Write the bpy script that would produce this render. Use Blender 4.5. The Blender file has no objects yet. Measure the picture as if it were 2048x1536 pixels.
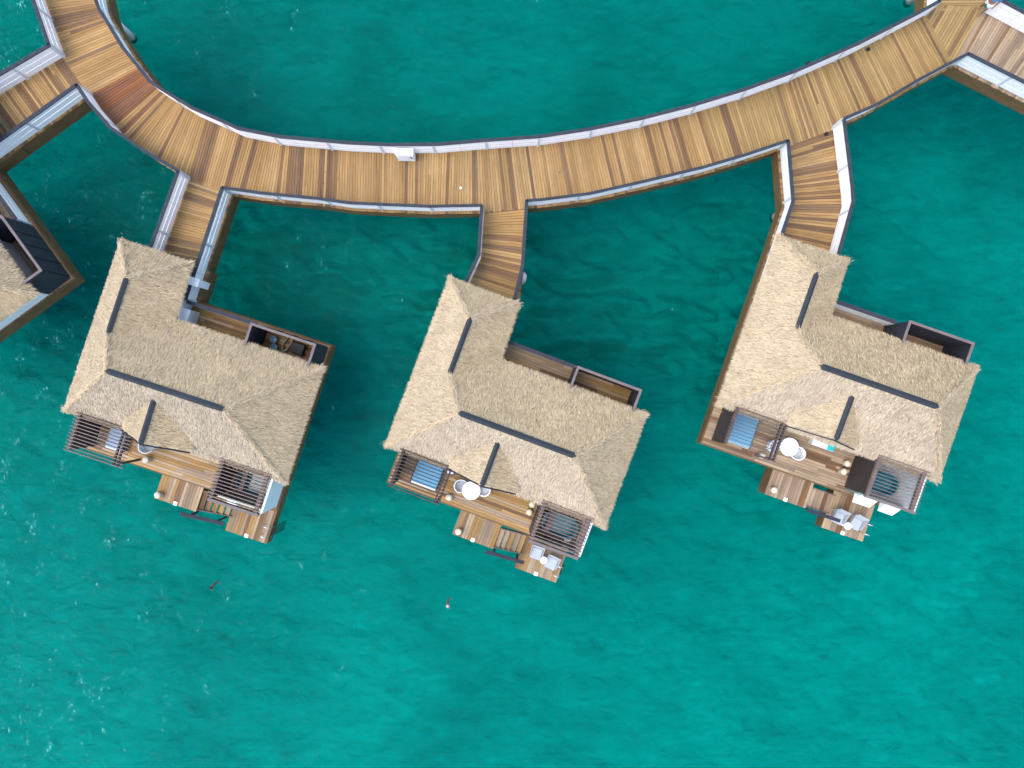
import bpy, math, random
import numpy as np
from mathutils import Vector

RNG = np.random.default_rng(7)
R = random.Random(5)
SC = bpy.context.scene
COL = SC.collection
H = 33.0                      # drone height above the water
F = 1366.0                    # focal length in photo pixels
DECK = 2.0                    # deck level above the water
RAILZ = 3.05

def W(px, py, z):             # where a photo point lies at height z
    d = H - z
    return np.array([(px - 1024) / F * d, -(py - 768) / F * d])

# ------------------------------------------------------------------ materials
def srgb(r, g, b):
    f = lambda c: (c / 255 / 12.92) if c / 255 <= 0.04045 else ((c / 255 + 0.055) / 1.055) ** 2.4
    return (f(r), f(g), f(b))

class NT:
    def __init__(s, name):
        s.m = bpy.data.materials.new(name); s.m.use_nodes = True
        s.t = s.m.node_tree; s.t.nodes.clear()
        s.out = s.n('ShaderNodeOutputMaterial')
    def n(s, typ, **kw):
        nd = s.t.nodes.new(typ)
        for k, v in kw.items():
            if k.startswith('i_'):
                nd.inputs[k[2:].replace('_', ' ')].default_value = v
            else:
                setattr(nd, k, v)
        return nd
    def l(s, a, b): s.t.links.new(a, b)
    def noise(s, vec, scale, detail=4, rough=0.55, dist=0.0):
        nd = s.n('ShaderNodeTexNoise'); nd.inputs['Scale'].default_value = scale
        nd.inputs['Detail'].default_value = detail; nd.inputs['Roughness'].default_value = rough
        nd.inputs['Distortion'].default_value = dist
        if vec is not None: s.l(vec, nd.inputs['Vector'])
        return nd.outputs['Fac']
    def ramp(s, fac, stops):
        nd = s.n('ShaderNodeValToRGB'); e = nd.color_ramp.elements
        while len(e) < len(stops): e.new(0.5)
        for k, (p, c) in enumerate(stops):
            e[k].position = p; e[k].color = (c, c, c, 1) if isinstance(c, (int, float)) else (*c, 1)
        s.l(fac, nd.inputs['Fac']); return nd.outputs['Color']
    def mapping(s, vec, scale, rot=(0, 0, 0), loc=(0, 0, 0)):
        nd = s.n('ShaderNodeMapping'); nd.inputs['Scale'].default_value = scale
        nd.inputs['Rotation'].default_value = rot; nd.inputs['Location'].default_value = loc
        s.l(vec, nd.inputs['Vector']); return nd.outputs['Vector']
    def mix(s, a, b, fac, mode='MIX'):
        nd = s.n('ShaderNodeMix', data_type='RGBA', blend_type=mode)
        for x, k in ((a, 6), (b, 7), (fac, 0)):
            if hasattr(x, 'is_linked'): s.l(x, nd.inputs[k])
            elif k == 0: nd.inputs[0].default_value = x
            else: nd.inputs[k].default_value = (*x, 1) if len(x) == 3 else x
        return nd.outputs[2]
    def math(s, op, a, b=None):
        nd = s.n('ShaderNodeMath', operation=op)
        for x, k in ((a, 0), (b, 1)):
            if x is None: continue
            if hasattr(x, 'is_linked'): s.l(x, nd.inputs[k])
            else: nd.inputs[k].default_value = x
        return nd.outputs[0]
    def bsdf(s, color, rough=0.6, spec=0.3, metal=0.0, bump=None, bs=0.3, bd=0.01):
        p = s.n('ShaderNodeBsdfPrincipled')
        if hasattr(color, 'is_linked'): s.l(color, p.inputs['Base Color'])
        else: p.inputs['Base Color'].default_value = (*color, 1)
        if hasattr(rough, 'is_linked'): s.l(rough, p.inputs['Roughness'])
        else: p.inputs['Roughness'].default_value = rough
        p.inputs['Specular IOR Level'].default_value = spec; p.inputs['Metallic'].default_value = metal
        if bump is not None:
            b = s.n('ShaderNodeBump'); b.inputs['Strength'].default_value = bs; b.inputs['Distance'].default_value = bd
            s.l(bump, b.inputs['Height']); s.l(b.outputs['Normal'], p.inputs['Normal'])
        s.l(p.outputs[0], s.out.inputs['Surface']); return p
    def pos(s): return s.n('ShaderNodeNewGeometry').outputs['Position']
    def obj(s): return s.n('ShaderNodeTexCoord').outputs['Object']
    def attr(s, name='Col'):
        nd = s.n('ShaderNodeAttribute'); nd.attribute_name = name; return nd.outputs['Color']

def plain(name, col, rough=0.6, spec=0.3, var=0.15, scale=3.0, metal=0.0, bump=0.0, stretch=(1, 1, 1), dirt=0.0):
    t = NT(name); v = t.mapping(t.obj(), stretch)
    n = t.noise(v, scale, 5)
    k = t.ramp(n, [(0.25, 1 - var), (0.75, 1 + var * 0.6)])
    c = t.mix(col, k, 1.0, 'MULTIPLY')
    if dirt:
        d = t.ramp(t.noise(t.obj(), 0.9, 6, 0.65), [(0.5, 0.0), (0.72, dirt)])
        c = t.mix(c, tuple(x * 0.45 for x in col), d)
    t.bsdf(c, rough, spec, metal, n if bump else None, bump, 0.02)
    return t.m

def wood_material(name, tint=(1, 1, 1)):
    t = NT(name)
    uv = t.n('ShaderNodeTexCoord').outputs['UV']
    g = t.noise(t.mapping(uv, (1.1, 30, 1)), 1.0, 6, 0.6, 0.6)
    g2 = t.noise(t.mapping(uv, (0.45, 9, 1), loc=(3, 7, 0)), 1.0, 3, 0.5)
    kn = t.noise(t.mapping(uv, (2.4, 9, 1), loc=(9, 1, 0)), 1.0, 2, 0.5)
    c = t.mix(t.attr(), t.ramp(g, [(0.25, 0.76), (0.75, 1.16)]), 1.0, 'MULTIPLY')
    c = t.mix(c, t.ramp(g2, [(0.3, 0.82), (0.7, 1.12)]), 1.0, 'MULTIPLY')
    c = t.mix(c, (0.06, 0.035, 0.02), t.ramp(kn, [(0.70, 0.0), (0.80, 0.75)]))
    wet = t.noise(t.pos(), 0.55, 5, 0.6)
    c = t.mix(c, t.ramp(wet, [(0.3, 0.86), (0.7, 1.08)]), 1.0, 'MULTIPLY')
    c = t.mix(c, (*tint, 1), 1.0, 'MULTIPLY')
    c = t.mix(c, (0.67, 0.605, 0.49, 1), 1.0, 'MULTIPLY')
    t.bsdf(c, 0.75, 0.2, 0, g, 0.25, 0.01)
    return t.m

def thatch_material():
    t = NT('thatch')
    n = t.noise(t.obj(), 1.3, 4)
    c = t.mix(t.attr(), t.ramp(n, [(0.3, 0.88), (0.7, 1.08)]), 1.0, 'MULTIPLY')
    p = t.bsdf(c, 0.9, 0.1)
    return t.m

def water_material():
    t = NT('sea_water'); P = t.pos()
    w1 = t.noise(t.mapping(P, (0.75, 1.35, 1), (0, 0, 0.2)), 1.9, 5, 0.62, 0.5)
    w2 = t.noise(t.mapping(P, (0.7, 1.5, 1), (0, 0, -0.15)), 6.0, 4, 0.6, 0.3)
    hgt = t.math('ADD', w1, t.math('MULTIPLY', w2, 0.30))
    def bump(dist):
        b = t.n('ShaderNodeBump'); b.inputs['Strength'].default_value = 1.0; b.inputs['Distance'].default_value = dist
        t.l(hgt, b.inputs['Height']); return b.outputs[0]
    bd, bg_ = bump(0.8), bump(0.12)
    big = t.noise(P, 0.085, 4, 0.5)
    col = t.ramp(big, [(0.35, WATER_A), (0.65, WATER_B)])
    # light focused and spread by the ripples
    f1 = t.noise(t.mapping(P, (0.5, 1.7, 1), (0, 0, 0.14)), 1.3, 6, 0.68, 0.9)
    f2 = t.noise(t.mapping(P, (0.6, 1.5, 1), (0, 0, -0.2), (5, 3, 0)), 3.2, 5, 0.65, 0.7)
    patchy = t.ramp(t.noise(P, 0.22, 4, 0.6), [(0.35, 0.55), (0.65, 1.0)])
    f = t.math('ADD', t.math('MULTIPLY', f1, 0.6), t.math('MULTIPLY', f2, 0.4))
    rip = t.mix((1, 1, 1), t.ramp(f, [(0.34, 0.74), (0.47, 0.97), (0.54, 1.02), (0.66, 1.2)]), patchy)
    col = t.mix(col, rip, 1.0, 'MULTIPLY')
    # small broken whitecap flecks, thick on the windward (west) side
    fl = t.noise(t.mapping(P, (3.8, 1.3, 1), (0, 0, 0.22)), 3.2, 4, 0.75, 0.4)
    patch = t.noise(t.mapping(P, (1.3, 0.5, 1), (0, 0, 0.2), (4, 2, 0)), 1.3, 4, 0.7, 0.6)
    sx = t.n('ShaderNodeSeparateXYZ'); t.l(P, sx.inputs[0])
    mr = t.n('ShaderNodeMapRange'); t.l(sx.outputs['X'], mr.inputs['Value'])
    mr.inputs['From Min'].default_value = -26; mr.inputs['From Max'].default_value = 6
    mr.inputs['To Min'].default_value = 0.05; mr.inputs['To Max'].default_value = -0.06
    s = t.math('ADD', t.math('ADD', fl, mr.outputs[0]), t.math('MULTIPLY', t.math('SUBTRACT', patch, 0.5), 0.68))
    foam = t.ramp(s, [(0.68, 0.0), (0.785, 0.65)])
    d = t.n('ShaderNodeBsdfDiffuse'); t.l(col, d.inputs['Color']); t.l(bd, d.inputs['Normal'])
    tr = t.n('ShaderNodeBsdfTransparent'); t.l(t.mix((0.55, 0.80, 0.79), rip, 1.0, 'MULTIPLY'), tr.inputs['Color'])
    m1 = t.n('ShaderNodeMixShader'); m1.inputs[0].default_value = WATER_T
    t.l(d.outputs[0], m1.inputs[1]); t.l(tr.outputs[0], m1.inputs[2])
    g = t.n('ShaderNodeBsdfGlossy'); g.inputs['Roughness'].default_value = 0.07; t.l(bg_, g.inputs['Normal'])
    fr = t.n('ShaderNodeFresnel'); fr.inputs['IOR'].default_value = 1.07; t.l(bg_, fr.inputs['Normal'])
    m2 = t.n('ShaderNodeMixShader'); t.l(fr.outputs[0], m2.inputs[0]); t.l(m1.outputs[0], m2.inputs[1]); t.l(g.outputs[0], m2.inputs[2])
    fd = t.n('ShaderNodeBsdfDiffuse'); fd.inputs['Color'].default_value = (0.17, 0.60, 0.55, 1)
    m3 = t.n('ShaderNodeMixShader'); t.l(foam, m3.inputs[0]); t.l(m2.outputs[0], m3.inputs[1]); t.l(fd.outputs[0], m3.inputs[2])
    t.l(m3.outputs[0], t.out.inputs['Surface'])
    return t.m

def seabed_material():
    t = NT('turbid_seabed'); P = t.pos()
    a = t.noise(P, 0.11, 5, 0.55, 0.6)
    c = t.ramp(a, [(0.33, BED_A), (0.62, BED_B)])
    n2 = t.noise(t.mapping(P, (0.7, 1.3, 1)), 0.7, 6, 0.65, 0.7)
    c = t.mix(c, t.ramp(n2, [(0.32, 0.88), (0.68, 1.10)]), 1.0, 'MULTIPLY')
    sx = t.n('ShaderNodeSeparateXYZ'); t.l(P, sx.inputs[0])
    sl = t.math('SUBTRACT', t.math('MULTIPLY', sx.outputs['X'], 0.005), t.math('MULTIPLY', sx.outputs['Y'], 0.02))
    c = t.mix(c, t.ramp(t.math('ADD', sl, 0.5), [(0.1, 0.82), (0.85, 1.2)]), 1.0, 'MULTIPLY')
    b1 = t.noise(t.mapping(P, (0.75, 1.3, 1), (0, 0, 0.2)), 1.6, 5, 0.6, 0.7)
    d = t.n('ShaderNodeBsdfDiffuse'); t.l(c, d.inputs['Color'])
    b = t.n('ShaderNodeBump'); b.inputs['Strength'].default_value = 1.0; b.inputs['Distance'].default_value = 0.3
    t.l(b1, b.inputs['Height']); t.l(b.outputs[0], d.inputs['Normal']); t.l(d.outputs[0], t.out.inputs['Surface'])
    return t.m

WATER_A = (0.0, 0.122, 0.099); WATER_B = (0.0, 0.146, 0.118)
BED_A = (0.0, 0.285, 0.242); BED_B = (0.0, 0.385, 0.328)
WATER_T = 0.74

M = {}
M['wood'] = wood_material('teak_boards')
M['thatch'] = thatch_material()
M['white'] = plain('white_paint', (0.88, 0.87, 0.84), 0.5, 0.3, 0.05, 2.0, dirt=0.12)
M['wall_white'] = plain('pale_wall', (0.80, 0.82, 0.80), 0.6, 0.3, 0.06, 1.2)
M['post'] = plain('post_paint', (0.56, 0.59, 0.60), 0.5, 0.3, 0.08)
M['slate'] = plain('slate_rail', (0.040, 0.045, 0.056), 0.75, 0.08, 0.25, 4.0)
M['ridge'] = plain('ridge_metal', (0.030, 0.035, 0.041), 0.6, 0.15, 0.2, 2.0)
M['fascia'] = plain('brown_beam', (0.15, 0.092, 0.04), 0.7, 0.2, 0.3, 1.5, stretch=(1, 1, 3), dirt=0.4)
M['dark'] = plain('dark_boards', (0.030, 0.034, 0.044), 0.65, 0.25, 0.35, 3.0, stretch=(3, 3, 0.5), bump=0.3)
M['darkwood'] = plain('dark_lattice', (0.045, 0.036, 0.034), 0.6, 0.25, 0.3, 4.0)
M['cap'] = plain('weathered_cap', (0.15, 0.125, 0.12), 0.7, 0.2, 0.25, 3.0)
M['slat'] = plain('slat_wood', (0.19, 0.14, 0.118), 0.65, 0.25, 0.3, 3.0)
M['slatdark'] = plain('dark_slat_wood', (0.07, 0.053, 0.05), 0.6, 0.25, 0.3, 3.0)
M['slatgrey'] = plain('grey_slat_wood', (0.11, 0.08, 0.07), 0.65, 0.25, 0.3, 3.0)
M['blue'] = plain('blue_canvas', (0.13, 0.33, 0.48), 0.85, 0.1, 0.08, 5.0)
M['greyblue'] = plain('grey_blue_canvas', (0.30, 0.40, 0.52), 0.85, 0.1, 0.08, 5.0)
M['linen'] = plain('white_linen', (0.78, 0.80, 0.82), 0.9, 0.1, 0.06, 6.0)
M['furn'] = plain('white_resin', (0.80, 0.83, 0.85), 0.4, 0.4, 0.04)
M['sling'] = plain('grey_sling', (0.38, 0.41, 0.43), 0.8, 0.15, 0.08, 20.0)
M['cream'] = plain('cream_rope', (0.62, 0.55, 0.42), 0.85, 0.1, 0.3, 18.0, stretch=(1, 1, 3), bump=0.4)
M['teal'] = plain('teal_tub', (0.015, 0.12, 0.16), 0.15, 0.5, 0.12, 2.0)
M['glass'] = plain('grey_glass', (0.20, 0.27, 0.26), 0.12, 0.5, 0.15, 1.0)
M['stone'] = plain('pale_gravel', (0.42, 0.45, 0.46), 0.8, 0.2, 0.4, 25.0, bump=0.5)
M['chrome'] = plain('steel_tube', (0.75, 0.78, 0.80), 0.22, 0.5, 0.04, metal=1.0)
M['concrete'] = plain('concrete_pile', (0.55, 0.55, 0.50), 0.8, 0.2, 0.25, 2.5, dirt=0.4)
def pile_material():
    t = NT('concrete_pile'); sp = t.n('ShaderNodeSeparateXYZ'); t.l(t.pos(), sp.inputs[0])
    z = t.math('ADD', sp.outputs['Z'], t.math('MULTIPLY', t.noise(t.pos(), 4.0), 0.3))
    n = t.ramp(t.noise(t.obj(), 2.5, 5), [(0.3, 0.8), (0.7, 1.1)])
    c = t.mix((0.005, 0.30, 0.24), (0.58, 0.58, 0.53), t.ramp(z, [(0.12, 0.0), (0.30, 1.0)]))
    t.bsdf(t.mix(c, n, 1.0, 'MULTIPLY'), 0.85, 0.15); return t.m
M['concrete'] = pile_material()
M['maroon'] = plain('maroon_enamel', (0.10, 0.012, 0.05), 0.5, 0.3, 0.1)
M['skin'] = plain('tanned_skin', (0.24, 0.115, 0.07), 0.55, 0.3, 0.08)
M['skinpale'] = plain('pale_skin', (0.50, 0.30, 0.24), 0.55, 0.3, 0.08)
M['skinhead'] = plain('pale_pink_cap', (0.62, 0.42, 0.38), 0.6, 0.2, 0.06)
M['hair'] = plain('dark_hair', (0.02, 0.015, 0.012), 0.6, 0.3, 0.2)
M['shirt'] = plain('blue_cotton', (0.06, 0.27, 0.46), 0.85, 0.1, 0.25, 14.0)
M['shorts'] = plain('white_cotton', (0.75, 0.76, 0.77), 0.85, 0.1, 0.06)
M['black'] = plain('black_rubber', (0.012, 0.014, 0.016), 0.6, 0.3, 0.2)
M['turq'] = plain('turquoise_canvas', (0.02, 0.45, 0.47), 0.8, 0.1, 0.08)
M['rope'] = plain('grey_rope', (0.36, 0.34, 0.28), 0.85, 0.1, 0.4, 9.0)
M['pink'] = plain('faded_pink_rope', (0.45, 0.22, 0.28), 0.85, 0.1, 0.4, 12.0)
M['basin'] = plain('pale_blue_plastic', (0.22, 0.38, 0.47), 0.4, 0.4, 0.1)
M['water'] = water_material()
M['seabed'] = seabed_material()

# ------------------------------------------------------------------ mesh building
class MB:
    def __init__(s): s.v = []; s.f = []; s.c = []; s.uv = []; s.col = (1, 1, 1); s.mats = []
    def add(s, vs, fs, uvs=None, mi=0):
        b = len(s.v); s.v.extend([tuple(map(float, p)) for p in vs]); s.c.extend([s.col] * len(vs))
        s.uv.extend(uvs if uvs else [(0.0, 0.0)] * len(vs))
        for f in fs: s.f.append(tuple(b + i for i in f)); s.mats.append(mi)
        return s
    def hexa(s, bot, top, uvs=None):           # two quads (lists of 4 points), counter-clockwise from above
        vs = list(bot) + list(top)
        fs = [(3, 2, 1, 0), (4, 5, 6, 7), (0, 1, 5, 4), (1, 2, 6, 5), (2, 3, 7, 6), (3, 0, 4, 7)]
        return s.add(vs, fs, (list(uvs) + list(uvs)) if uvs else None)
    def box(s, x0, x1, y0, y1, z0, z1):
        q = [(x0, y0), (x1, y0), (x1, y1), (x0, y1)]
        return s.hexa([(*p, z0) for p in q], [(*p, z1) for p in q])
    def prism(s, poly, z0, z1):
        n = len(poly); a = sum(poly[i][0] * poly[(i + 1) % n][1] - poly[(i + 1) % n][0] * poly[i][1] for i in range(n))
        if a < 0: poly = poly[::-1]
        vs = [(*p, z0) for p in poly] + [(*p, z1) for p in poly]
        return s.add(vs, [tuple(range(n))[::-1], tuple(range(n, 2 * n))] + [(i, (i + 1) % n, n + (i + 1) % n, n + i) for i in range(n)])
    def bar(s, a, b, w, h, up=(0, 0, 1)):      # a rectangular bar from a to b
        a = np.array(a, float); b = np.array(b, float); d = b - a; d /= np.linalg.norm(d)
        up = np.array(up, float); r = np.cross(d, up)
        if np.linalg.norm(r) < 1e-6: r = np.array([1.0, 0, 0])
        r /= np.linalg.norm(r); u = np.cross(r, d)
        q = [(-w / 2, -h / 2), (w / 2, -h / 2), (w / 2, h / 2), (-w / 2, h / 2)]
        v0 = [a + r * x + u * y for x, y in q]; v1 = [b + r * x + u * y for x, y in q]
        return s.add(v0 + v1, [(0, 1, 2, 3), (7, 6, 5, 4), (0, 4, 5, 1), (1, 5, 6, 2), (2, 6, 7, 3), (3, 7, 4, 0)])
    def lathe(s, prof, cx=0, cy=0, n=20, cap=True):
        vs = []
        for r, z in prof:
            for k in range(n):
                a = 2 * math.pi * k / n; vs.append((cx + r * math.cos(a), cy + r * math.sin(a), z))
        fs = [(i * n + k, i * n + (k + 1) % n, (i + 1) * n + (k + 1) % n, (i + 1) * n + k) for i in range(len(prof) - 1) for k in range(n)]
        if cap: fs += [tuple(range(n))[::-1], tuple((len(prof) - 1) * n + k for k in range(n))]
        return s.add(vs, fs)
    def tube(s, pts, r, n=8):
        pts = [np.array(p, float) for p in pts]; vs = []; fs = []; m = len(pts)
        for i, p in enumerate(pts):
            d = pts[min(i + 1, m - 1)] - pts[max(i - 1, 0)]; d /= np.linalg.norm(d) + 1e-9
            x = np.cross(d, (0, 0, 1.0));
            if np.linalg.norm(x) < 1e-4: x = np.array([1.0, 0, 0])
            x /= np.linalg.norm(x); y = np.cross(x, d); rr = r[i] if isinstance(r, (list, tuple)) else r
            for k in range(n):
                a = 2 * math.pi * k / n; vs.append(p + rr * (math.cos(a) * x + math.sin(a) * y))
        fs = [(i * n + k, (i + 1) * n + k, (i + 1) * n + (k + 1) % n, i * n + (k + 1) % n) for i in range(m - 1) for k in range(n)]
        fs += [tuple(range(n)), tuple((m - 1) * n + k for k in range(n))[::-1]]
        return s.add(vs, fs)
    def mesh(s, name, mats, smooth=False):
        me = bpy.data.meshes.new(name); me.from_pydata(s.v, [], s.f)
        for m in (mats if isinstance(mats, list) else [mats]): me.materials.append(m)
        me.polygons.foreach_set('material_index', s.mats)
        at = me.color_attributes.new('Col', 'FLOAT_COLOR', 'POINT')
        at.data.foreach_set('color', np.array([(*c, 1.0) for c in s.c], dtype=np.float32).ravel())
        ul = me.uv_layers.new(name='UVMap'); idx = np.empty(len(me.loops), dtype=np.int32); me.loops.foreach_get('vertex_index', idx)
        ul.data.foreach_set('uv', np.array(s.uv, dtype=np.float32)[idx].ravel())
        if smooth: me.shade_smooth()
        me.update(); return me

def link(name, me, parent=None, loc=(0, 0, 0), rz=0.0, **props):
    o = bpy.data.objects.new(name, me); COL.objects.link(o)
    o.location = loc; o.rotation_euler = (0, 0, rz)
    if parent is not None: o.parent = parent
    for k, v in props.items():
        if v is not None: o[k] = v
    return o
def obj(name, mb, mat, parent=None, smooth=False, bevel=0.0, **kw):
    o = link(name, mb.mesh(name, mat, smooth), parent, **kw)
    if bevel:
        b = o.modifiers.new('edge', 'BEVEL'); b.width = bevel; b.segments = 2; b.limit_method = 'ANGLE'
    return o
def thing(name, label, cat, loc=(0, 0, 0), rz=0.0, group=None):
    return link(name, None, None, loc, rz, label=label, category=cat, group=group)
def copy_tree(o, parent=None):
    c = o.copy(); COL.objects.link(c)
    if parent is not None: c.parent = parent
    for ch in list(o.children): copy_tree(ch, c)
    return c

# ------------------------------------------------------------------ timber decking
GOLD = [(0.49, 0.325, 0.155), (0.51, 0.34, 0.165), (0.46, 0.30, 0.140), (0.54, 0.37, 0.19), (0.43, 0.28, 0.13)]
BROWN = [(0.27, 0.165, 0.095), (0.23, 0.145, 0.095), (0.31, 0.195, 0.115), (0.28, 0.185, 0.125)]
RED = [(0.33, 0.135, 0.065), (0.27, 0.115, 0.065), (0.38, 0.175, 0.085), (0.26, 0.135, 0.085)]
GREY = [(0.50, 0.405, 0.325), (0.44, 0.35, 0.285), (0.53, 0.43, 0.335), (0.36, 0.28, 0.225), (0.57, 0.46, 0.34)]
OLIVE = [(0.46, 0.33, 0.155), (0.43, 0.305, 0.145), (0.49, 0.36, 0.18), (0.40, 0.28, 0.135)]
def palette(kind, r):
    x = r.random()
    if kind == 'gold': return r.choice(GOLD) if x < 0.86 else r.choice(BROWN)
    if kind == 'spur': return r.choice(GOLD) if x < 0.55 else r.choice(BROWN)
    if kind == 'red': return r.choice(RED) if x < 0.88 else r.choice(GOLD)
    if kind == 'grey': return r.choice(GREY) if x < 0.86 else r.choice(BROWN)
    if kind == 'olive': return r.choice(OLIVE) if x < 0.84 else r.choice(BROWN)
    if kind == 'warm': return r.choice(GOLD) if x < 0.40 else r.choice(BROWN) if x < 0.52 else r.choice(GREY)
    return r.choice(GOLD)

class Poly:
    def __init__(s, pts):
        s.p = np.array(pts, float); d = np.linalg.norm(np.diff(s.p, axis=0), axis=1); s.s = np.concatenate([[0], np.cumsum(d)])
    def at(s, t):
        t = min(max(t, 0), s.s[-1]); return np.array([np.interp(t, s.s, s.p[:, 0]), np.interp(t, s.s, s.p[:, 1])])
    def find(s, q):
        q = np.array(q); best = None
        for i in range(len(s.p) - 1):
            a, b = s.p[i], s.p[i + 1]; L = np.dot(b - a, b - a); k = np.clip(np.dot(q - a, b - a) / L, 0, 1)
            d = np.linalg.norm(a + (b - a) * k - q)
            if best is None or d < best[0]: best = (d, s.s[i] + k * math.sqrt(L))
        return best[1]

GAP = 0.0145
def plank(mb, a, b, c, d, z, th, r, colr):    # a-b is one long edge, d-c the other
    a, b, c, d = (np.array(p, float) for p in (a, b, c, d))
    L = np.linalg.norm((b + c) / 2 - (a + d) / 2); w = np.linalg.norm((a + b) / 2 - (d + c) / 2)
    ou, ov = r.random() * 50, r.random() * 50
    uv = [(ou, ov), (ou + L, ov), (ou + L, ov + w), (ou, ov + w)]
    j = 1 + r.uniform(-0.12, 0.09); mb.col = tuple(min(0.9, x * j) for x in colr)
    q = [a, b, c, d]
    if (b - a)[0] * (d - a)[1] - (b - a)[1] * (d - a)[0] < 0: q = [d, c, b, a]; uv = uv[::-1]
    zz = z + r.uniform(-0.003, 0.003)
    mb.hexa([(*p, zz - th) for p in q], [(*p, zz) for p in q], uv)

def strip(mb, A, B, pairs, z, kinds, width=0.118, ext=(0.12, 0.12), th=0.035, seed=1, joint=0.12):
    """boards laid across a path between its two edge lines"""
    r = random.Random(seed); run = 0; cur = None
    for k in range(len(pairs) - 1):
        a0, a1 = A.find(pairs[k][0]), A.find(pairs[k + 1][0]); b0, b1 = B.find(pairs[k][1]), B.find(pairs[k + 1][1])
        n = max(1, round((abs(a1 - a0) + abs(b1 - b0)) / 2 / width))
        kind = kinds[k] if isinstance(kinds, list) else kinds
        for i in range(n):
            if run <= 0: cur = palette(kind, r); run = r.choice([1, 1, 1, 1, 2]) if cur in BROWN else r.choice([1, 1, 2])
            run -= 1
            t0, t1 = i / n, (i + 1) / n
            p = [A.at(a0 + (a1 - a0) * t0), B.at(b0 + (b1 - b0) * t0), B.at(b0 + (b1 - b0) * t1), A.at(a0 + (a1 - a0) * t1)]
            d = p[1] - p[0]; d /= np.linalg.norm(d); e = p[2] - p[3]; e /= np.linalg.norm(e)
            j0, j1 = r.uniform(-.015, .015), r.uniform(-.015, .015)
            p = [p[0] - d * (ext[0] + j0), p[1] + d * (ext[1] + j1), p[2] + e * (ext[1] + j1), p[3] - e * (ext[0] + j0)]
            g = (p[3] - p[0]); h = (p[2] - p[1]); lg, lh = np.linalg.norm(g) + 1e-6, np.linalg.norm(h) + 1e-6
            p = [p[0] + g * min(.3, GAP / 2 / lg), p[1] + h * min(.3, GAP / 2 / lh), p[2] - h * min(.3, GAP / 2 / lh), p[3] - g * min(.3, GAP / 2 / lg)]
            if r.random() < joint * 0.4:
                f = r.uniform(0.25, 0.75); m0 = p[0] + (p[1] - p[0]) * f; m1 = p[3] + (p[2] - p[3]) * f
                plank(mb, p[0], m0 - d * .004, m1 - d * .004, p[3], z, th, r, cur); plank(mb, m0 + d * .004, p[1], p[2], m1 + d * .004, z, th, r, palette(kind, r))
            else: plank(mb, *p, z, th, r, cur)

def rect_boards(mb, x0, x1, y0, y1, z, along, kind, width=0.13, th=0.035, seed=1, lens=(1.6, 3.0)):
    """boards in a rectangle; along = 'x' or 'y'"""
    r = random.Random(seed); L0, L1, W0, W1 = (x0, x1, y0, y1) if along == 'x' else (y0, y1, x0, x1)
    n = max(1, round((W1 - W0) / width)); w = (W1 - W0) / n; run = 0; cur = None
    for i in range(n):
        a, b = W0 + i * w + 0.005, W0 + (i + 1) * w - 0.005; s = L0 - r.uniform(0, lens[0])
        if lens[0] > 50: s = L0
        while s < L1:
            e = s + r.uniform(*lens)
            if run <= 0: cur = palette(kind, r); run = r.choice([1, 1, 2])
            run -= 1
            p0, p1 = max(s, L0), min(e, L1)
            if p1 - p0 > 0.02:
                p1e = p1 - (0.005 if p1 < L1 else 0)
                if along == 'x': plank(mb, (p0, a), (p1e, a), (p1e, b), (p0, b), z, th, r, cur)
                else: plank(mb, (a, p0), (a, p1e), (b, p1e), (b, p0), z, th, r, cur)
            s = e

# ------------------------------------------------------------------ the sea
mb = MB(); S = 3000
n = 2
mb.add([(-S, -S, 0), (S, -S, 0), (S, S, 0), (-S, S, 0)], [(0, 1, 2, 3)])
obj('water', mb, M['water'], kind='structure')
# the bed: cloudy layer, its ripples shaped to imitate wave-broken shade, flat far away
BZ = -4.6
gx = np.concatenate([[-S, -200], np.arange(-30, 30.01, 0.125), [200, S]]); gy = np.concatenate([[-S, -150], np.arange(-23, 23.01, 0.125), [150, S]])
X_, Y_ = np.meshgrid(gx, gy, indexing='ij'); Z_ = np.zeros_like(X_)
for k in range(46):
    lam = RNG.uniform(0.55, 2.4); an = RNG.normal(1.45, 0.42); ph = RNG.uniform(0, 6.28); kx, ky = math.cos(an) * 2 * math.pi / lam, math.sin(an) * 2 * math.pi / lam
    wob = 0.9 * np.sin(X_ * RNG.uniform(.2, .6) + RNG.uniform(0, 6)) + 0.9 * np.sin(Y_ * RNG.uniform(.2, .6) + RNG.uniform(0, 6))
    Z_ += lam ** 0.9 * 0.019 * np.sin(kx * X_ + ky * Y_ + ph + wob)
calm = 0.55 + 1.6 * np.exp(-((Y_ - 4.5) / 6.0) ** 4) * np.exp(-((X_) / 21.0) ** 6)  # ripples heightened among the villas for a broken light and dark pattern
edge = calm * np.clip((30 - np.abs(X_)) / 3, 0, 1) * np.clip((23 - np.abs(Y_)) / 3, 0, 1); Z_ = BZ + Z_ * edge
nx, ny = X_.shape; V_ = np.stack([X_, Y_, Z_], -1).reshape(-1, 3); ii = np.arange(nx * ny).reshape(nx, ny)
Q_ = np.stack([ii[:-1, :-1], ii[1:, :-1], ii[1:, 1:], ii[:-1, 1:]], -1).reshape(-1, 4)
me = bpy.data.meshes.new('seabed'); me.vertices.add(len(V_)); me.vertices.foreach_set('co', V_.astype(np.float32).ravel())
me.loops.add(Q_.size); me.loops.foreach_set('vertex_index', Q_.astype(np.int32).ravel()); me.polygons.add(len(Q_)); me.polygons.foreach_set('loop_start', (np.arange(len(Q_)) * 4).astype(np.int32))
me.update(calc_edges=True); me.shade_smooth(); me.materials.append(M['seabed']); link('seabed', me, kind='structure')

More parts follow.
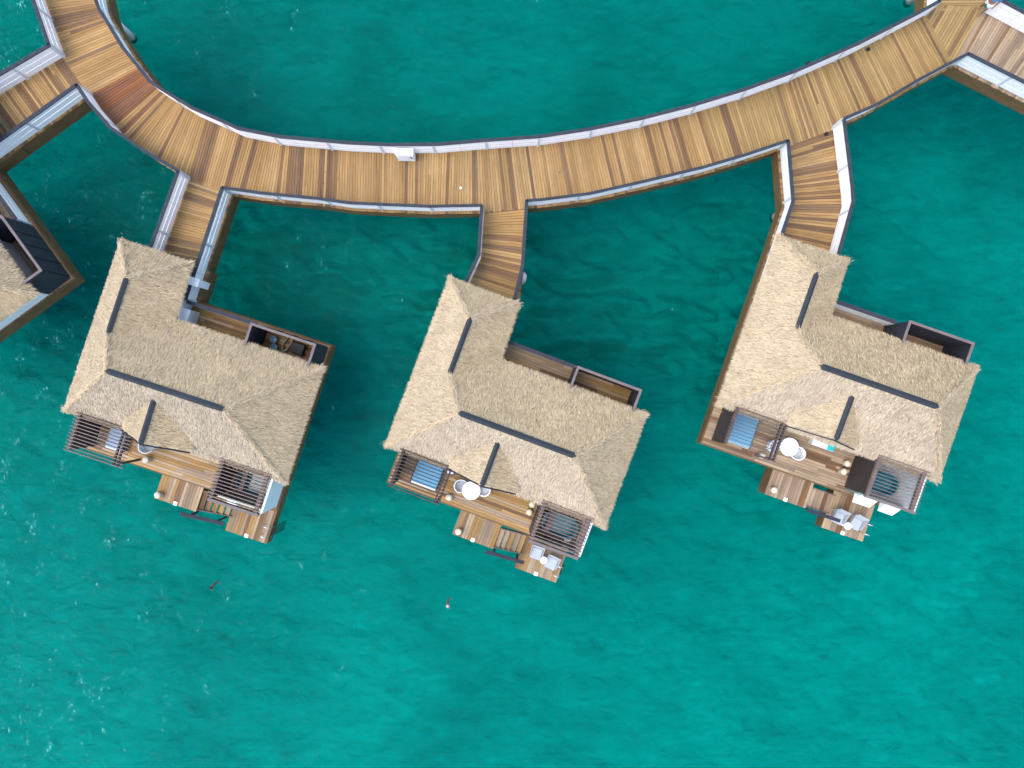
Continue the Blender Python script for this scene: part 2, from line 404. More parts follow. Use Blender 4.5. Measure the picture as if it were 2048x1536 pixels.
# ------------------------------------------------------------------ villas: where they stand
VIL = [dict(o=(-25.40, 6.34), th=54.0), dict(o=(-13.60, -0.235), th=18.2), dict(o=(0.206, -1.977), th=20.4), dict(o=(14.396, -0.093), th=19.2)]
def vw(i, u, v):                               # villa-local metres -> world
    t = math.radians(VIL[i]['th']); c, s = math.cos(t), math.sin(t); o = VIL[i]['o']
    return np.array([o[0] + u * c - v * s, o[1] - u * s - v * c])
def vl(i, p):
    t = math.radians(VIL[i]['th']); c, s = math.cos(t), math.sin(t); d = np.array(p) - np.array(VIL[i]['o'])
    return np.array([d[0] * c - d[1] * s, -(d[0] * s + d[1] * c)])

# ------------------------------------------------------------------ boardwalk
top = lambda pts: [W(x, y, RAILZ) for x, y in pts]
U_px = [(176, -60), (189, 0), (196, 18), (243, 95), (298, 163), (315, 175), (381, 216), (447, 245), (475, 258), (561, 275), (697, 287), (783, 291),
        (877, 290), (971, 282), (1080, 274.5), (1178, 259.6), (1283, 238), (1385, 212), (1490, 180), (1595, 142), (1720, 87), (1839, 26), (1881, 3)]
La_px = [(46, -60), (98, 89)]
Lb_px = [(153, 167), (175, 201), (221, 254), (244, 269), (300, 307), (358, 341)]
Lc_px = [(443, 373), (520, 384), (634, 395), (698, 404), (783, 408), (858, 411), (965, 409)]
Ld_px = [(1052, 399.5), (1080, 398), (1178, 385.6), (1275, 364), (1405, 333), (1490, 308), (1577, 279)]
Le_px = [(1687, 236), (1752, 208), (1839, 157), (1937, 105)]
U = Poly(top(U_px)); Lw = Poly(top(La_px + Lb_px + Lc_px + Ld_px + Le_px))
pairs_px = [((46, -60), (176, -60)), ((86, 60), (196, 18)), ((150, 163), (255, 108)), ((215, 247), (299, 165)), ((244, 269), (318, 178)), ((300, 307), (350, 197)),
            ((362, 342), (395, 222)), ((468, 377), (500, 263)), ((566, 388), (573, 276)), ((775, 408), (776, 291)), ((912, 410), (917, 287)),
            ((1008, 404), (995, 280)), ((1214, 378), (1186, 258)), ((1295, 360), (1266, 241.5)), ((1458, 318), (1421, 202)),
            ((1626, 260), (1590, 143)), ((1785, 188), (1733, 81)), ((1912, 118), (1856, 17))]
pairs = [(W(*a, RAILZ), W(*b, RAILZ)) for a, b in pairs_px]; pairs[-1] = (W(1911, 113, DECK), W(1858, 36, DECK))
kinds = ['spur', 'gold', 'red', 'gold', 'gold', 'gold', 'gold', 'gold', 'gold', 'gold', 'gold', 'gold', 'gold', 'gold', 'olive', 'olive', 'olive']
mb = MB(); strip(mb, Lw, U, pairs, DECK, kinds, seed=11)
# the little triangular landing where three walks meet, its boards laid the other way
d2 = lambda x, y: W(x, y, DECK)
def cut_boards(mb, poly, ang, kind, seed, z=DECK, width=0.13):
    """boards at an angle clipped to a convex polygon"""
    r = random.Random(seed); c, s = math.cos(ang), math.sin(ang); rot = lambda p: (p[0] * c + p[1] * s, -p[0] * s + p[1] * c); inv = lambda p: np.array((p[0] * c - p[1] * s, p[0] * s + p[1] * c))
    q = [rot(p) for p in poly]; y0, y1 = min(p[1] for p in q), max(p[1] for p in q); n = max(1, int((y1 - y0) / width))
    def span(y):
        xs = []
        for i in range(len(q)):
            a, b = q[i], q[(i + 1) % len(q)]
            if (a[1] - y) * (b[1] - y) <= 0 and abs(a[1] - b[1]) > 1e-9: xs.append(a[0] + (b[0] - a[0]) * (y - a[1]) / (b[1] - a[1]))
        return (min(xs), max(xs)) if len(xs) > 1 else None
    w = (y1 - y0) / n
    for i in range(n):
        ya, yb = y0 + i * w + GAP / 2, y0 + (i + 1) * w - GAP / 2; A, B = span(ya), span(yb)
        if A is None or B is None: continue
        if A[1] - A[0] < .03 and B[1] - B[0] < .03: continue
        plank(mb, inv((A[0], ya)), inv((A[1], ya)), inv((B[1], yb)), inv((B[0], yb)), z, 0.035, r, palette(kind, r))
A1, A2, A3, A4 = d2(1859, 37), d2(1913, 112), d2(1936, 106), d2(1973, 22)
cut_boards(mb, [d2(1838, 40), d2(1898, 128), d2(1941, 112), d2(1980, 16), d2(1885, 10), d2(1850, 24)], math.radians(60), 'olive', 4, DECK - 0.004)
boardwalk = obj('boardwalk', mb, M['wood'], kind='structure')

def outward(poly_pts, side, dist):
    """offset a polyline sideways (side +1 = left of travel)"""
    P = [np.array(p, float) for p in poly_pts]; out = []
    for i in range(len(P)):
        ns = []
        for a, b in ((i - 1, i), (i, i + 1)):
            if a < 0 or b >= len(P): continue
            d = P[b] - P[a]; d /= np.linalg.norm(d); ns.append(np.array([-d[1], d[0]]))
        m = sum(ns); m /= np.linalg.norm(m); k = 1 / max(0.4, np.dot(m, ns[0]))
        out.append(P[i] + m * side * dist * k)
    return out
def ribbon(mb, pts, w, z0, z1, off=0.0):
    """a mitred rectangular rail following a polyline"""
    a = outward(pts, 1, w / 2 + off); b = outward(pts, -1, w / 2 - off)
    zf0 = z0 if callable(z0) else (lambda i: z0); zf1 = z1 if callable(z1) else (lambda i: z1)
    n = len(pts); vs = []
    for i in range(n): vs += [(*b[i], zf0(i)), (*a[i], zf0(i)), (*a[i], zf1(i)), (*b[i], zf1(i))]
    fs = []
    for i in range(n - 1):
        for k in range(4):
            fs.append((i * 4 + k, i * 4 + (k + 1) % 4, (i + 1) * 4 + (k + 1) % 4, (i + 1) * 4 + k))
    fs += [(3, 2, 1, 0), tuple((n - 1) * 4 + k for k in range(4))]
    mb.add(vs, [f[::-1] for f in fs]); return mb

def fascia(parent, pts, side, z0=1.22, z1=1.955, off=0.05, name='fascia_beam'):
    m_ = MB(); ribbon(m_, outward(pts, side, off), 0.10, z0, z1); return obj(name, m_, M['fascia'], parent)
def pile(parent, x, y, ztop=1.3, r=0.2, z0=-0.22):
    m_ = MB(); m_.lathe([(r, z0), (r, ztop)], n=18); o = obj('pile', m_, M['concrete'], parent, True); o.location = (x, y, 0); return o

fascia(boardwalk, top(U_px), 1)
for pts in (La_px, Lb_px, Lc_px, Ld_px, Le_px): fascia(boardwalk, top(pts), -1)
pile(boardwalk, -18.4, 16.75); pile(boardwalk, 19.2, 18.5); pile(boardwalk, -5.6, 9.6); pile(boardwalk, 6.3, 10.2); pile(boardwalk, -10.4, 10.0); pile(boardwalk, 13.6, 13.0); pile(boardwalk, -0.5, 9.4)

# ------------------------------------------------------------------ railings
def railing(label, pts, face=1, cap_w=0.15, cap_off=0.03, z=DECK, h=1.05, bay=2.3, group='white slatted railings along the boardwalk', start_post=True, end_post=True, gaps=0.045, name='railing'):
    """pts in world metres; face +1 puts the outer side on the left of travel"""
    base = np.array(pts[0], float); P = [np.array(p, float) - base for p in pts]
    t = thing(name, label, 'railing', (base[0], base[1], z), 0, group)
    m_ = MB(); ribbon(m_, P, cap_w, h - 0.05, h, cap_off * face); obj('top_rail', m_, M['slate'], t, bevel=0.006)
    pl = Poly(P); L = pl.s[-1]; nb = max(1, round(L / bay)); posts = [L * i / nb for i in range(nb + 1)]
    hh = (h - 0.05 - 0.07 - 2 * gaps) / 3
    cuts = sorted(set([0.0, L] + [round((posts[i] + posts[i + 1]) / 2, 3) for i in range(nb)] + posts))
    for k in range(3):
        m_ = MB(); z0 = 0.06 + k * (hh + gaps)
        for c in range(len(cuts) - 1):
            a, b = cuts[c] + 0.006, cuts[c + 1] - 0.006
            mids = [s for s in pl.s if a + 0.02 < s < b - 0.02]
            q = [pl.at(s) for s in [a] + mids + [b]]
            ribbon(m_, q, 0.028, z0, z0 + hh)
        obj('slat', m_, M['white'], t)
    for i, s in enumerate(posts):
        if (i == 0 and not start_post) or (i == nb and not end_post): continue
        s = min(max(s, 0.05), L - 0.05)
        a, b = pl.at(s - 0.05), pl.at(s + 0.05); d = b - a; d /= np.linalg.norm(d); nrm = np.array([-d[1], d[0]]); c = (a + b) / 2
        q = [c - d * .05 - nrm * .045, c + d * .05 - nrm * .045, c + d * .05 + nrm * .045, c - d * .05 + nrm * .045]
        m_ = MB(); m_.hexa([(*p, -0.02) for p in q], [(*p, h - 0.053) for p in q]); obj('post', m_, M['post'], t)
    return t

railing('long white slatted railing along the whole outer, upper edge of the curved boardwalk', top(U_px), 1, 0.145, 0.04)
railing('white railing running off the top edge, left of the boardwalk', top(La_px), -1)
railing('short curved white boardwalk railing between the upper left spur and the left villa\'s spur', top(Lb_px), -1)
railing('white boardwalk railing between the spurs of the left and middle villas', top(Lc_px), -1, 0.13)
railing('white boardwalk railing between the spurs of the middle and right villas', top(Ld_px), -1, 0.13)
railing('white boardwalk railing between the right villa\'s spur and the top right junction', top(Le_px), -1, 0.13)

# ------------------------------------------------------------------ spurs to the villas
def spur(A, B, pairs, kind, seed, extA=0.1, extB=0.1, fA=True, fB=True):
    m_ = MB(); strip(m_, Poly(A), Poly(B), pairs, DECK - 0.004, kind, ext=(extA, extB), seed=seed, joint=0.25)
    o = obj('walkway', m_, M['wood'], kind='structure')
    if fA: fascia(o, A, 1)
    if fB: fascia(o, B, -1)
    return o
# A = the edge on the left of someone walking away from the boardwalk; here given as (villa's east edge, villa's west edge)
# left villa
E1 = [*top([(443, 373)]), vw(1, -1.98, -5.05)]
W1 = [*top([(357, 342), (302, 494)]), vw(1, -4.55, -5.05)]
s1 = spur(E1, W1, [(E1[0], W1[0]), (E1[-1], W1[-1])], 'spur', 21)
E2 = [*top([(1052, 400), (1049, 448), (1043.8, 529.6)]), vw(2, -1.9, -5.05)]
W2 = [*top([(965, 411), (959, 509)]), vw(2, -4.5, -5.05)]
s2 = spur(E2, W2, [(E2[0], W2[0]), (E2[2], W2[1]), (E2[-1], W2[-1])], 'spur', 22)
E3 = [*top([(1687, 238), (1704, 375), (1705.6, 402)]), vw(3, -1.9, -5.05)]
W3 = [*top([(1578, 279), (1588, 402)]), vw(3, -4.55, -5.05)]
s3 = spur(E3, W3, [(E3[0], W3[0]), (E3[2], W3[1]), (E3[-1], W3[-1])], 'spur', 23)
pile(s3, 12.72, 8.05); pile(s2, 0.46, 5.0, r=0.22); pile(s1, -15.6, 7.6)
# upper-left spur
E0 = [*top([(153, 167)]), vw(0, -1.85, -5.05)]
W0 = [*top([(100, 90)]), vw(0, -4.5, -5.05)]
s0 = spur(E0, W0, [(E0[0], W0[0]), (E0[-1], W0[-1])], 'spur', 24)
# top-right walks that leave the frame
NR = top([(1996, -3), (2080, 42), (2400, 210)]); NRl = top([(1937, 105), (2048, 161), (2300, 288)])
m_ = MB(); strip(m_, Poly(NRl), Poly(NR), [(NRl[0], NR[0]), (NRl[-1], NR[-1])], DECK - 0.004, 'grey', seed=31, joint=0.5)
s5 = obj('walkway', m_, M['wood'], kind='structure'); fascia(s5, NR, 1); fascia(s5, NRl, -1)
NL = top([(1881, 3), (1886, -150)]); NLr = top([(1996, -3), (2004, -150)])
m_ = MB(); strip(m_, Poly(NL), Poly(NLr), [(d2(1867, 22.5), d2(1974, 22)), (NL[-1], NLr[-1])], DECK - 0.006, 'olive', seed=32, ext=(.1, .1))
s6 = obj('walkway', m_, M['wood'], kind='structure'); fascia(s6, NL, 1); fascia(s6, NLr, -1)

G = 'white slatted railings along the boardwalk'
railing('white slatted railing on the west side of the left villa\'s spur', W1[:2] + [vw(1, -4.5, -3.3)], -1)
railing('white railing east of the left villa\'s spur, ending at a grey box', [E1[0], vw(1, -1.95, -3.5)], 1)
railing('white railing on the west side of the middle villa\'s spur', W2[:2] + [vw(2, -4.45, -3.3)], -1)
railing('white railing on the east side of the middle villa\'s spur', E2[:3] + [vw(2, -1.87, -3.42)], 1)
railing('white railing on the west side of the right villa\'s spur', W3[:2] + [vw(3, -4.52, -2.2)], -1)
railing('broad white railing bending along the east side of the right villa\'s spur', E3[:3] + [vw(3, -1.87, -3.42)], 1)
railing('white railing on the upper side of the spur at the top left corner', [W0[0], vw(0, -4.45, -3.3)], -1, 0.17)
railing('white railing on the lower side of the spur at the top left corner', [E0[0], vw(0, -1.85, -3.42)], 1, 0.17)
railing('white railing along the upper side of the walk that leaves at the top right', NR, 1)
railing('white railing along the lower side of the walk that leaves at the top right', NRl, -1)
railing('stub of white railing running up out of frame left of the top right junction', NL, 1)
CORL = {0: 'white corridor railing of the cut off villa at the left edge', 1: 'white railing with broad slate top along the back corridor of the left villa',
        2: 'white railing along the back corridor of the middle villa, beside the thatch', 3: 'white railing along the back corridor of the right villa, ending at its dark shower wall'}
for i in range(4):
    railing(CORL[i], [vw(i, -1.86, -3.42), vw(i, 1.42, -3.42)], 1, 0.17, group='white back corridor railings of the villas')

# ------------------------------------------------------------------ thatch
TAN = np.array([(0.64, 0.53, 0.375), (0.69, 0.585, 0.43), (0.58, 0.475, 0.33), (0.61, 0.525, 0.41), (0.72, 0.63, 0.49), (0.53, 0.44, 0.32), (0.66, 0.545, 0.36)])
DRK = np.array([(0.30, 0.225, 0.15), (0.36, 0.28, 0.20), (0.26, 0.21, 0.16)])
def blades(P, D, N, L, Wd, lift, yaw, droop, rng):
    n = len(P); T = np.cross(N, D)
    ya = rng.normal(0, yaw, n)[:, None]; li = np.abs(rng.normal(lift, lift * 0.6, n))[:, None]
    d = D * np.cos(ya) + T * np.sin(ya); d1 = d + N * li; d1 /= np.linalg.norm(d1, axis=1)[:, None]
    d2_ = d + N * (li - droop * (0.5 + rng.random(n)[:, None])); d2_ /= np.linalg.norm(d2_, axis=1)[:, None]
    s = np.cross(N, d); s /= np.linalg.norm(s, axis=1)[:, None]
    roll = rng.normal(0, 0.35, n)[:, None]; s = s * np.cos(roll) + N * np.sin(roll)
    w = (Wd * (0.6 + 0.8 * rng.random(n)))[:, None] / 2; l = (L * (0.6 + 0.8 * rng.random(n)))[:, None]
    m = P + d1 * l * 0.55; e = m + d2_ * l * 0.45
    V = np.stack([P - s * w, P + s * w, m + s * w, m - s * w, e], 1).reshape(-1, 3)
    return V
def tri_sample(tris, dens, rng):
    out = []
    for a, b, c in tris:
        a, b, c = map(np.array, (a, b, c)); A = np.linalg.norm(np.cross(b - a, c - a)) / 2; n = int(A * dens)
        u, v = rng.random(n), rng.random(n); k = u + v > 1; u[k], v[k] = 1 - u[k], 1 - v[k]
        out.append(a + u[:, None] * (b - a) + v[:, None] * (c - a))
    return np.concatenate(out)
EZ = 3.80
def roof_mesh(seed, dens=1700):
    rng = np.random.default_rng(seed)
    A, B, C, Dd, E_, F_ = (-4.93, -5.08, EZ), (-1.82, -5.08, EZ), (-1.74, -2.56, EZ), (4.93, -2.56, EZ), (4.93, 2.56, EZ), (-4.98, 2.54, EZ)
    RL, RR, NT_, NB = (-2.42, 0, 6.2), (2.42, 0, 6.2), (-3.4, -3.66, 5.2), (-3.4, -1.27, 5.2)
    GA, GR, gl, glb, gr, grb = (-0.59, 2.46, 5.5), (-0.59, 0.62, 5.62), (-2.08, 2.44, 4.30), (-2.08, 1.98, 4.36), (0.82, 2.44, 4.30), (0.82, 1.98, 4.36)
    X = lambda p: (p[0], -p[1], p[2])
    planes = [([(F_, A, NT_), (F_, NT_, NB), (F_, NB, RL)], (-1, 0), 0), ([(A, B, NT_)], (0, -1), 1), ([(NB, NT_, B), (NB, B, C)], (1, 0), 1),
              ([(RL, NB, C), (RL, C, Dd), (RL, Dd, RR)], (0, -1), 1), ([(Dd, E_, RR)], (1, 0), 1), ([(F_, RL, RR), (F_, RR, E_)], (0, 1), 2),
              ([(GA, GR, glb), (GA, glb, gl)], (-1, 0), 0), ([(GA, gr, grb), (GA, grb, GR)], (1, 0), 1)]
    base = MB(); base.col = (0.50, 0.42, 0.30)
    P_, D_, N_, tint = [], [], [], []
    for tris, dn, wx in planes:
        T3 = [tuple(X(p) for p in t) for t in tris]
        a, b, c = map(np.array, T3[0]); nn = np.cross(b - a, c - a)
        nn = nn / np.linalg.norm(nn); nn = nn if nn[2] > 0 else -nn
        d = np.array([dn[0], -dn[1], 0.0]); d = d - nn * np.dot(d, nn); d /= np.linalg.norm(d)
        for t in T3:
            q = list(t); nrm = np.cross(np.array(q[1]) - np.array(q[0]), np.array(q[2]) - np.array(q[0]))
            if nrm[2] < 0: q = [q[0], q[2], q[1]]
            base.add([(p[0], p[1], p[2] - 0.03) for p in q], [(0, 1, 2)])
            base.add([(p[0], p[1], p[2] - 0.22) for p in q], [(2, 1, 0)])
        S_ = tri_sample(T3, dens, rng); tint.append(np.repeat(np.array([[(0.905, 0.887, 0.852), (1.02, 0.957, 0.845), (0.90, 0.895, 0.925)][wx]]), len(S_), 0)); P_.append(S_); D_.append(np.repeat(d[None], len(S_), 0)); N_.append(np.repeat(nn[None], len(S_), 0))  # weathering tint per slope; west also darkened in colour to offset its stronger light
    # thick eave edge
    loop = [A, B, C, Dd, E_, F_]
    for k in range(6):
        p, q = X(loop[k]), X(loop[(k + 1) % 6])
        base.add([(*p[:2], EZ - 0.25), (*q[:2], EZ - 0.25), (*q[:2], EZ - 0.02), (*p[:2], EZ - 0.02)], [(0, 1, 2, 3), (3, 2, 1, 0)])
    P_, D_, N_ = map(np.concatenate, (P_, D_, N_))
    # pull strands back at the eave so that it reads ragged, then clump them
    cl = rng.normal(0, 0.16, (len(P_), 3)) * 0
    V1 = blades(P_ + N_ * rng.uniform(-0.02, 0.05, (len(P_), 1)), D_, N_, 0.17, 0.0135, 0.055, 0.18, 0.10, rng)
    # fringe
    FP, FD = [], []
    dirs = [(0, -1), (1, 0), (0, -1), (1, 0), (0, 1), (-1, 0)]
    for k in range(6):
        p, q = np.array(X(loop[k])), np.array(X(loop[(k + 1) % 6])); L = np.linalg.norm(q - p); n = int(L * 240)
        t = rng.random(n)[:, None]; FP.append(p + (q - p) * t + np.array([0, 0, 1]) * rng.uniform(-0.2, 0.0, (n, 1)))
        dd = np.array([dirs[k][0], -dirs[k][1], -0.55]); dd /= np.linalg.norm(dd); FD.append(np.repeat(dd[None], n, 0))
    for k in range(6):                                       # corner tufts
        if k == 2: continue
        p = np.array(X(loop[k])); n = 70; e = p[:2] / np.linalg.norm(p[:2])
        if k == 1: e = np.array([0.8, 0.6])
        if k == 0: e = np.array([-0.75, 0.65])
        FP.append(np.repeat(p[None], n, 0) + rng.normal(0, 0.09, (n, 3)) * [1, 1, 0.5] - np.array([0, 0, .06])); dd = np.array([*e, -0.4]); dd /= np.linalg.norm(dd)
        FD.append(np.repeat(dd[None], n, 0) + rng.normal(0, 0.22, (n, 3)))
    FP, FD = np.concatenate(FP), np.concatenate(FD); FD /= np.linalg.norm(FD, axis=1)[:, None]
    side = np.cross(FD, [0, 0, 1.0]); FN = np.cross(side, FD); FN /= np.linalg.norm(FN, axis=1)[:, None]
    V2 = blades(FP - FD * 0.12, FD, FN, 0.17, 0.015, 0.10, 0.2, 0.3, rng)
    # hip and valley dressing: strands laid along each crease
    HP, HD = [], []
    for a, b, away in ((RL, F_, 0), (RR, E_, 0), (RR, Dd, 0), (NT_, A, 0), (NT_, B, 0), (NB, RL, 1)):
        a, b = np.array(X(a)), np.array(X(b)); L = np.linalg.norm(b - a); n = int(L * 240); t = rng.random(n)[:, None]
        d = (b - a) / L * (-1 if away else 1)
        HP.append(a + (b - a) * t + rng.normal(0, 0.05, (n, 3)) + [0, 0, 0.03]); HD.append(np.repeat(d[None], n, 0) + rng.normal(0, 0.25, (n, 3)) * [1, 1, 0.3])
    HP, HD = np.concatenate(HP), np.concatenate(HD); HD /= np.linalg.norm(HD, axis=1)[:, None]
    sd = np.cross(HD, [0, 0, 1.0]); HN = np.cross(sd, HD); HN /= np.linalg.norm(HN, axis=1)[:, None]
    V3 = blades(HP, HD, HN, 0.18, 0.015, 0.14, 0.2, 0.3, rng)
    V = np.concatenate([V1, V2, V3]); ns = len(V) // 5
    pick = TAN[rng.integers(0, len(TAN), ns)]; dk = rng.random(ns) < 0.045; pick[dk] = DRK[rng.integers(0, len(DRK), dk.sum())]
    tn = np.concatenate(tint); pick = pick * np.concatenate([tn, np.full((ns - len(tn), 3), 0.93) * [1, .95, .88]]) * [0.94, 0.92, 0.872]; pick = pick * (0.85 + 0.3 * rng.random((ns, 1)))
    nb = len(base.v); verts = np.concatenate([np.array(base.v), V]); cols = np.concatenate([np.array(base.c), np.repeat(pick, 5, 0)])
    i0 = nb + 5 * np.arange(ns)[:, None]
    quads = i0 + np.array([[0, 1, 2, 3]]); tris = i0 + np.array([[3, 2, 4]])
    faces = [list(f) for f in base.f]
    me = bpy.data.meshes.new('roof')
    sizes = np.concatenate([[len(f) for f in faces], np.full(ns, 4), np.full(ns, 3)]).astype(np.int32)
    flat = np.concatenate([np.concatenate(faces), quads.ravel(), tris.ravel()]).astype(np.int32)
    me.vertices.add(len(verts)); me.vertices.foreach_set('co', verts.astype(np.float32).ravel())
    me.loops.add(len(flat)); me.loops.foreach_set('vertex_index', flat)
    me.polygons.add(len(sizes)); me.polygons.foreach_set('loop_start', np.concatenate([[0], np.cumsum(sizes)[:-1]]).astype(np.int32))
    me.update(calc_edges=True); me.validate()
    at = me.color_attributes.new('Col', 'FLOAT_COLOR', 'POINT')
    at.data.foreach_set('color', np.concatenate([cols, np.ones((len(cols), 1))], 1).astype(np.float32).ravel())
    me.materials.append(M['thatch']); return me

def cap_mesh(a, b, w, tip=0.16):
    """a folded metal ridge cap with pointed ends; a, b in local (u, v, z)"""
    a = np.array((a[0], -a[1], a[2])); b = np.array((b[0], -b[1], b[2])); d = (b - a)[:2]; d /= np.linalg.norm(d); r = np.array([-d[1], d[0]])
    def sec(p, k): return [(*(p[:2] + r * w * k), p[2] - 0.07), (*p[:2], p[2]), (*(p[:2] - r * w * k), p[2] - 0.07)]
    a2 = a.copy(); a2[:2] += d * tip; b2 = b.copy(); b2[:2] -= d * tip
    vs = [tuple(a - [0, 0, .06])] + sec(a2, .5) + sec(b2, .5) + [tuple(b - [0, 0, .06])]
    low = [(x, y, z - 0.03) for x, y, z in vs]; m_ = MB(); m_.add(vs, [(0, 2, 1), (0, 3, 2), (1, 2, 5, 4), (2, 3, 6, 5), (4, 5, 7), (5, 6, 7)])
    m_.add(low, [(0, 1, 2), (0, 2, 3), (1, 4, 5, 2), (2, 5, 6, 3), (4, 7, 5), (5, 7, 6)])
    return m_

# ------------------------------------------------------------------ villa
DK = {0: 'warm', 1: 'warm', 2: 'warm', 3: 'grey'}
def build_villa(i, label):
    V = thing('overwater_villa', label, 'villa', (*VIL[i]['o'], 0), -math.radians(VIL[i]['th']), 'thatched overwater villas')
    y = lambda v: -v
    def bx(u0, u1, v0, v1, z0, z1, m_=None): m_ = m_ or MB(); m_.box(u0, u1, -v1, -v0, z0, z1); return m_
    # decks
    m_ = MB()
    rect_boards(m_, -4.6, 4.47, -4.33, 3.54, DECK, 'x', DK[i], 0.13, seed=40 + i)
    rect_boards(m_, -4.6, -1.78, 3.54, 5.03, DECK, 'x', 'spur', 0.13, seed=44 + i)
    deck = obj('deck', m_, M['wood'], V)
    P = [(-4.6, 5.03), (-4.6, -4.33), (4.47, -4.33), (4.47, 3.54), (-1.78, 3.54), (-1.78, 5.03)]
    m_ = MB(); ribbon(m_, outward([np.array(p) for p in P], -1, 0.0), 0.12, 1.25, 1.955); obj('fascia_beam', m_, M['fascia'], deck)
    m_ = MB(); m_.box(-4.5, 4.4, -4.2, 3.4, 1.75, 1.90); obj('joists', m_, M['darkwood'], deck)
    for u, v in ((-3.3, -2.6), (-3.3, 2.6), (3.2, 2.6), (3.2, -2.4)):
        o = pile(deck, u, -v, 1.7)
    # landing, steps, swim platform
    m_ = MB(); rect_boards(m_, -1.06, 0.93, -5.60, -4.36, 1.75, 'y', 'grey' if i == 3 else 'warm', 0.14, seed=50 + i, lens=(90, 91)); ld = obj('landing', m_, M['wood'], V)
    m_ = MB(); ribbon(m_, [np.array(p) for p in [(-1.02, -4.40), (-1.02, -5.56), (0.9, -5.56), (0.9, -4.40)]], 0.08, 0.85, 1.71); obj('fascia_beam', m_, M['fascia'], ld)
    m_ = MB(); rect_boards(m_, 2.24, 4.28, -6.22, -4.36, 1.05, 'y', 'grey' if i == 3 else 'warm', 0.14, seed=54 + i, lens=(90, 91)); sp = obj('swim_platform', m_, M['wood'], V)
    m_ = MB(); ribbon(m_, [np.array(p) for p in [(2.28, -4.40), (2.28, -6.18), (4.24, -6.18), (4.24, -4.40), (2.35, -4.40)]], 0.08, 0.35, 1.01); obj('fascia_beam', m_, M['fascia'], sp)
    pile(sp, 3.26, -5.3, 0.9, 0.15)
    pile(ld, -0.06, -5.0, 1.6, 0.15)
    st = None
    m_ = MB(); m_.bar((0.93, -4.60, 1.66), (2.34, -4.60, 0.98), 0.05, 0.2); m_.bar((0.93, -5.50, 1.66), (2.34, -5.50, 0.98), 0.05, 0.2)
    st = obj('stair', m_, M['slat'], V)
    r = random.Random(60 + i)
    for k in range(5):
        u0 = 0.945 + k * 0.262; zt = 1.75 - 0.117 * (k + 1); m_ = MB()
        plank(m_, (u0, -5.47), (u0, -4.63), (u0 + 0.225, -4.63), (u0 + 0.225, -5.47), zt, 0.04, r, palette('grey' if i == 3 else 'warm', r)); obj('tread', m_, M['wood'], st)
    m_ = MB(); m_.bar((0.62, -5.62, 2.62), (2.45, -5.62, 2.05), 0.16, 0.05)
    hr = obj('handrail', m_, M['slate'], V)
    for u, zt, zb in ((1.0, 2.49, 1.62), (2.1, 2.14, 1.05)): m_ = MB(); m_.bar((u, -5.60, zt), (u, -5.60, zb), 0.07, 0.07, (0, 1, 0)); obj('post', m_, M['slate'], hr)
    for u, v, z in ((-0.08, 5.53, 1.757), (3.26, 6.15, 1.057)):
        m_ = MB(); m_.box(u - .085, u + .085, -v - .085, -v + .085, z, z + 0.02); pl = obj('marker_plate', m_, M['white'], V)
        m_ = MB(); m_.lathe([(0.035, z + .0205), (0.035, z + .024)], u, -v, 12); obj('lamp_lens', m_, M['post'], pl)
    # swim ladder
    lad = MB()
    for v in (5.35, 5.82):
        lad.tube([(3.95, -v, 1.05), (3.96, -v, 1.42), (4.02, -v, 1.55), (4.14, -v, 1.58), (4.26, -v, 1.52), (4.32, -v, 1.38), (4.36, -v, 0.9), (4.42, -v, -0.5)], 0.022, 8)
    lo = obj('ladder', lad, M['chrome'], V, True)
    for k in range(6):
        z = 0.85 - k * 0.25; m_ = MB(); m_.bar((4.36 + 0.012 * k, -5.35, z), (4.36 + 0.012 * k, -5.82, z), 0.035, 0.03); obj('rung', m_, M['black'], lo)
    # walls
    ZT = EZ + 0.12
    def wall(u0, u1, v0, v1, mat='wall_white', z1=ZT, z0=DECK + 0.004): return obj('wall', bx(u0, u1, v0, v1, z0, z1), M[mat], V)
    wall(-4.35, -4.23, -4.55, 2.2); wall(4.33, 4.43, -2.2, 4.14, z1=3.82); wall(-4.23, -2.15, -4.55, -4.43, 'slatdark'); wall(-2.15, -2.03, -4.55, -2.2)
    wall(-2.03, 4.33, -2.2, -2.08); w = wall(-4.23, 4.33, 2.08, 2.2, 'slatdark')
    for u in (-3.6, -1.9, -0.2, 1.5):
        m_ = bx(u, u + 1.5, 2.2, 2.23, DECK + .08, 4.2 - 0.4); obj('glass_door', m_, M['glass'], w)
    m_ = MB(); m_.add([(-1.9, -2.3, 4.0), (0.7, -2.3, 4.0), (-0.59, -2.3, 5.3), (-1.9, -2.24, 4.0), (0.7, -2.24, 4.0), (-0.59, -2.24, 5.3)], [(0, 1, 2), (5, 4, 3), (0, 3, 4, 1), (1, 4, 5, 2), (2, 5, 3, 0)])
    obj('gable', m_, M['slatdark'], V)
    # roof
    roof = link('roof', roof_mesh(100 + i, 1700 if i else 900), V)
    for a, b, ww in (((-2.50, 0, 6.30), (2.50, 0, 6.30), 0.24), ((-3.4, -3.76, 5.31), (-3.4, -1.20, 5.31), 0.22), ((-0.59, 0.52, 5.71), (-0.59, 2.56, 5.64), 0.22)):
        obj('ridge_cap', cap_mesh(a, b, ww), M['ridge'], roof)
    for sgn, end in ((-1, -2.12), (1, 0.86)):
        m_ = MB(); m_.bar((-0.59, -2.52, 5.44), (end, -2.52, 4.22), 0.04, 0.13, (0, 0, 1)); obj('barge_board', m_, M['ridge'], roof)
    # outdoor shower enclosure behind the house
    en = bx(1.47, 1.55, -3.44, -2.2, DECK + .004, 3.9); bx(4.30, 4.40, -3.44, -2.2, DECK + .004, 3.9, en); bx(1.55, 4.30, -3.47, -3.39, DECK + .004, 3.9, en)
    en = obj('shower_enclosure', en, M['dark'], V)
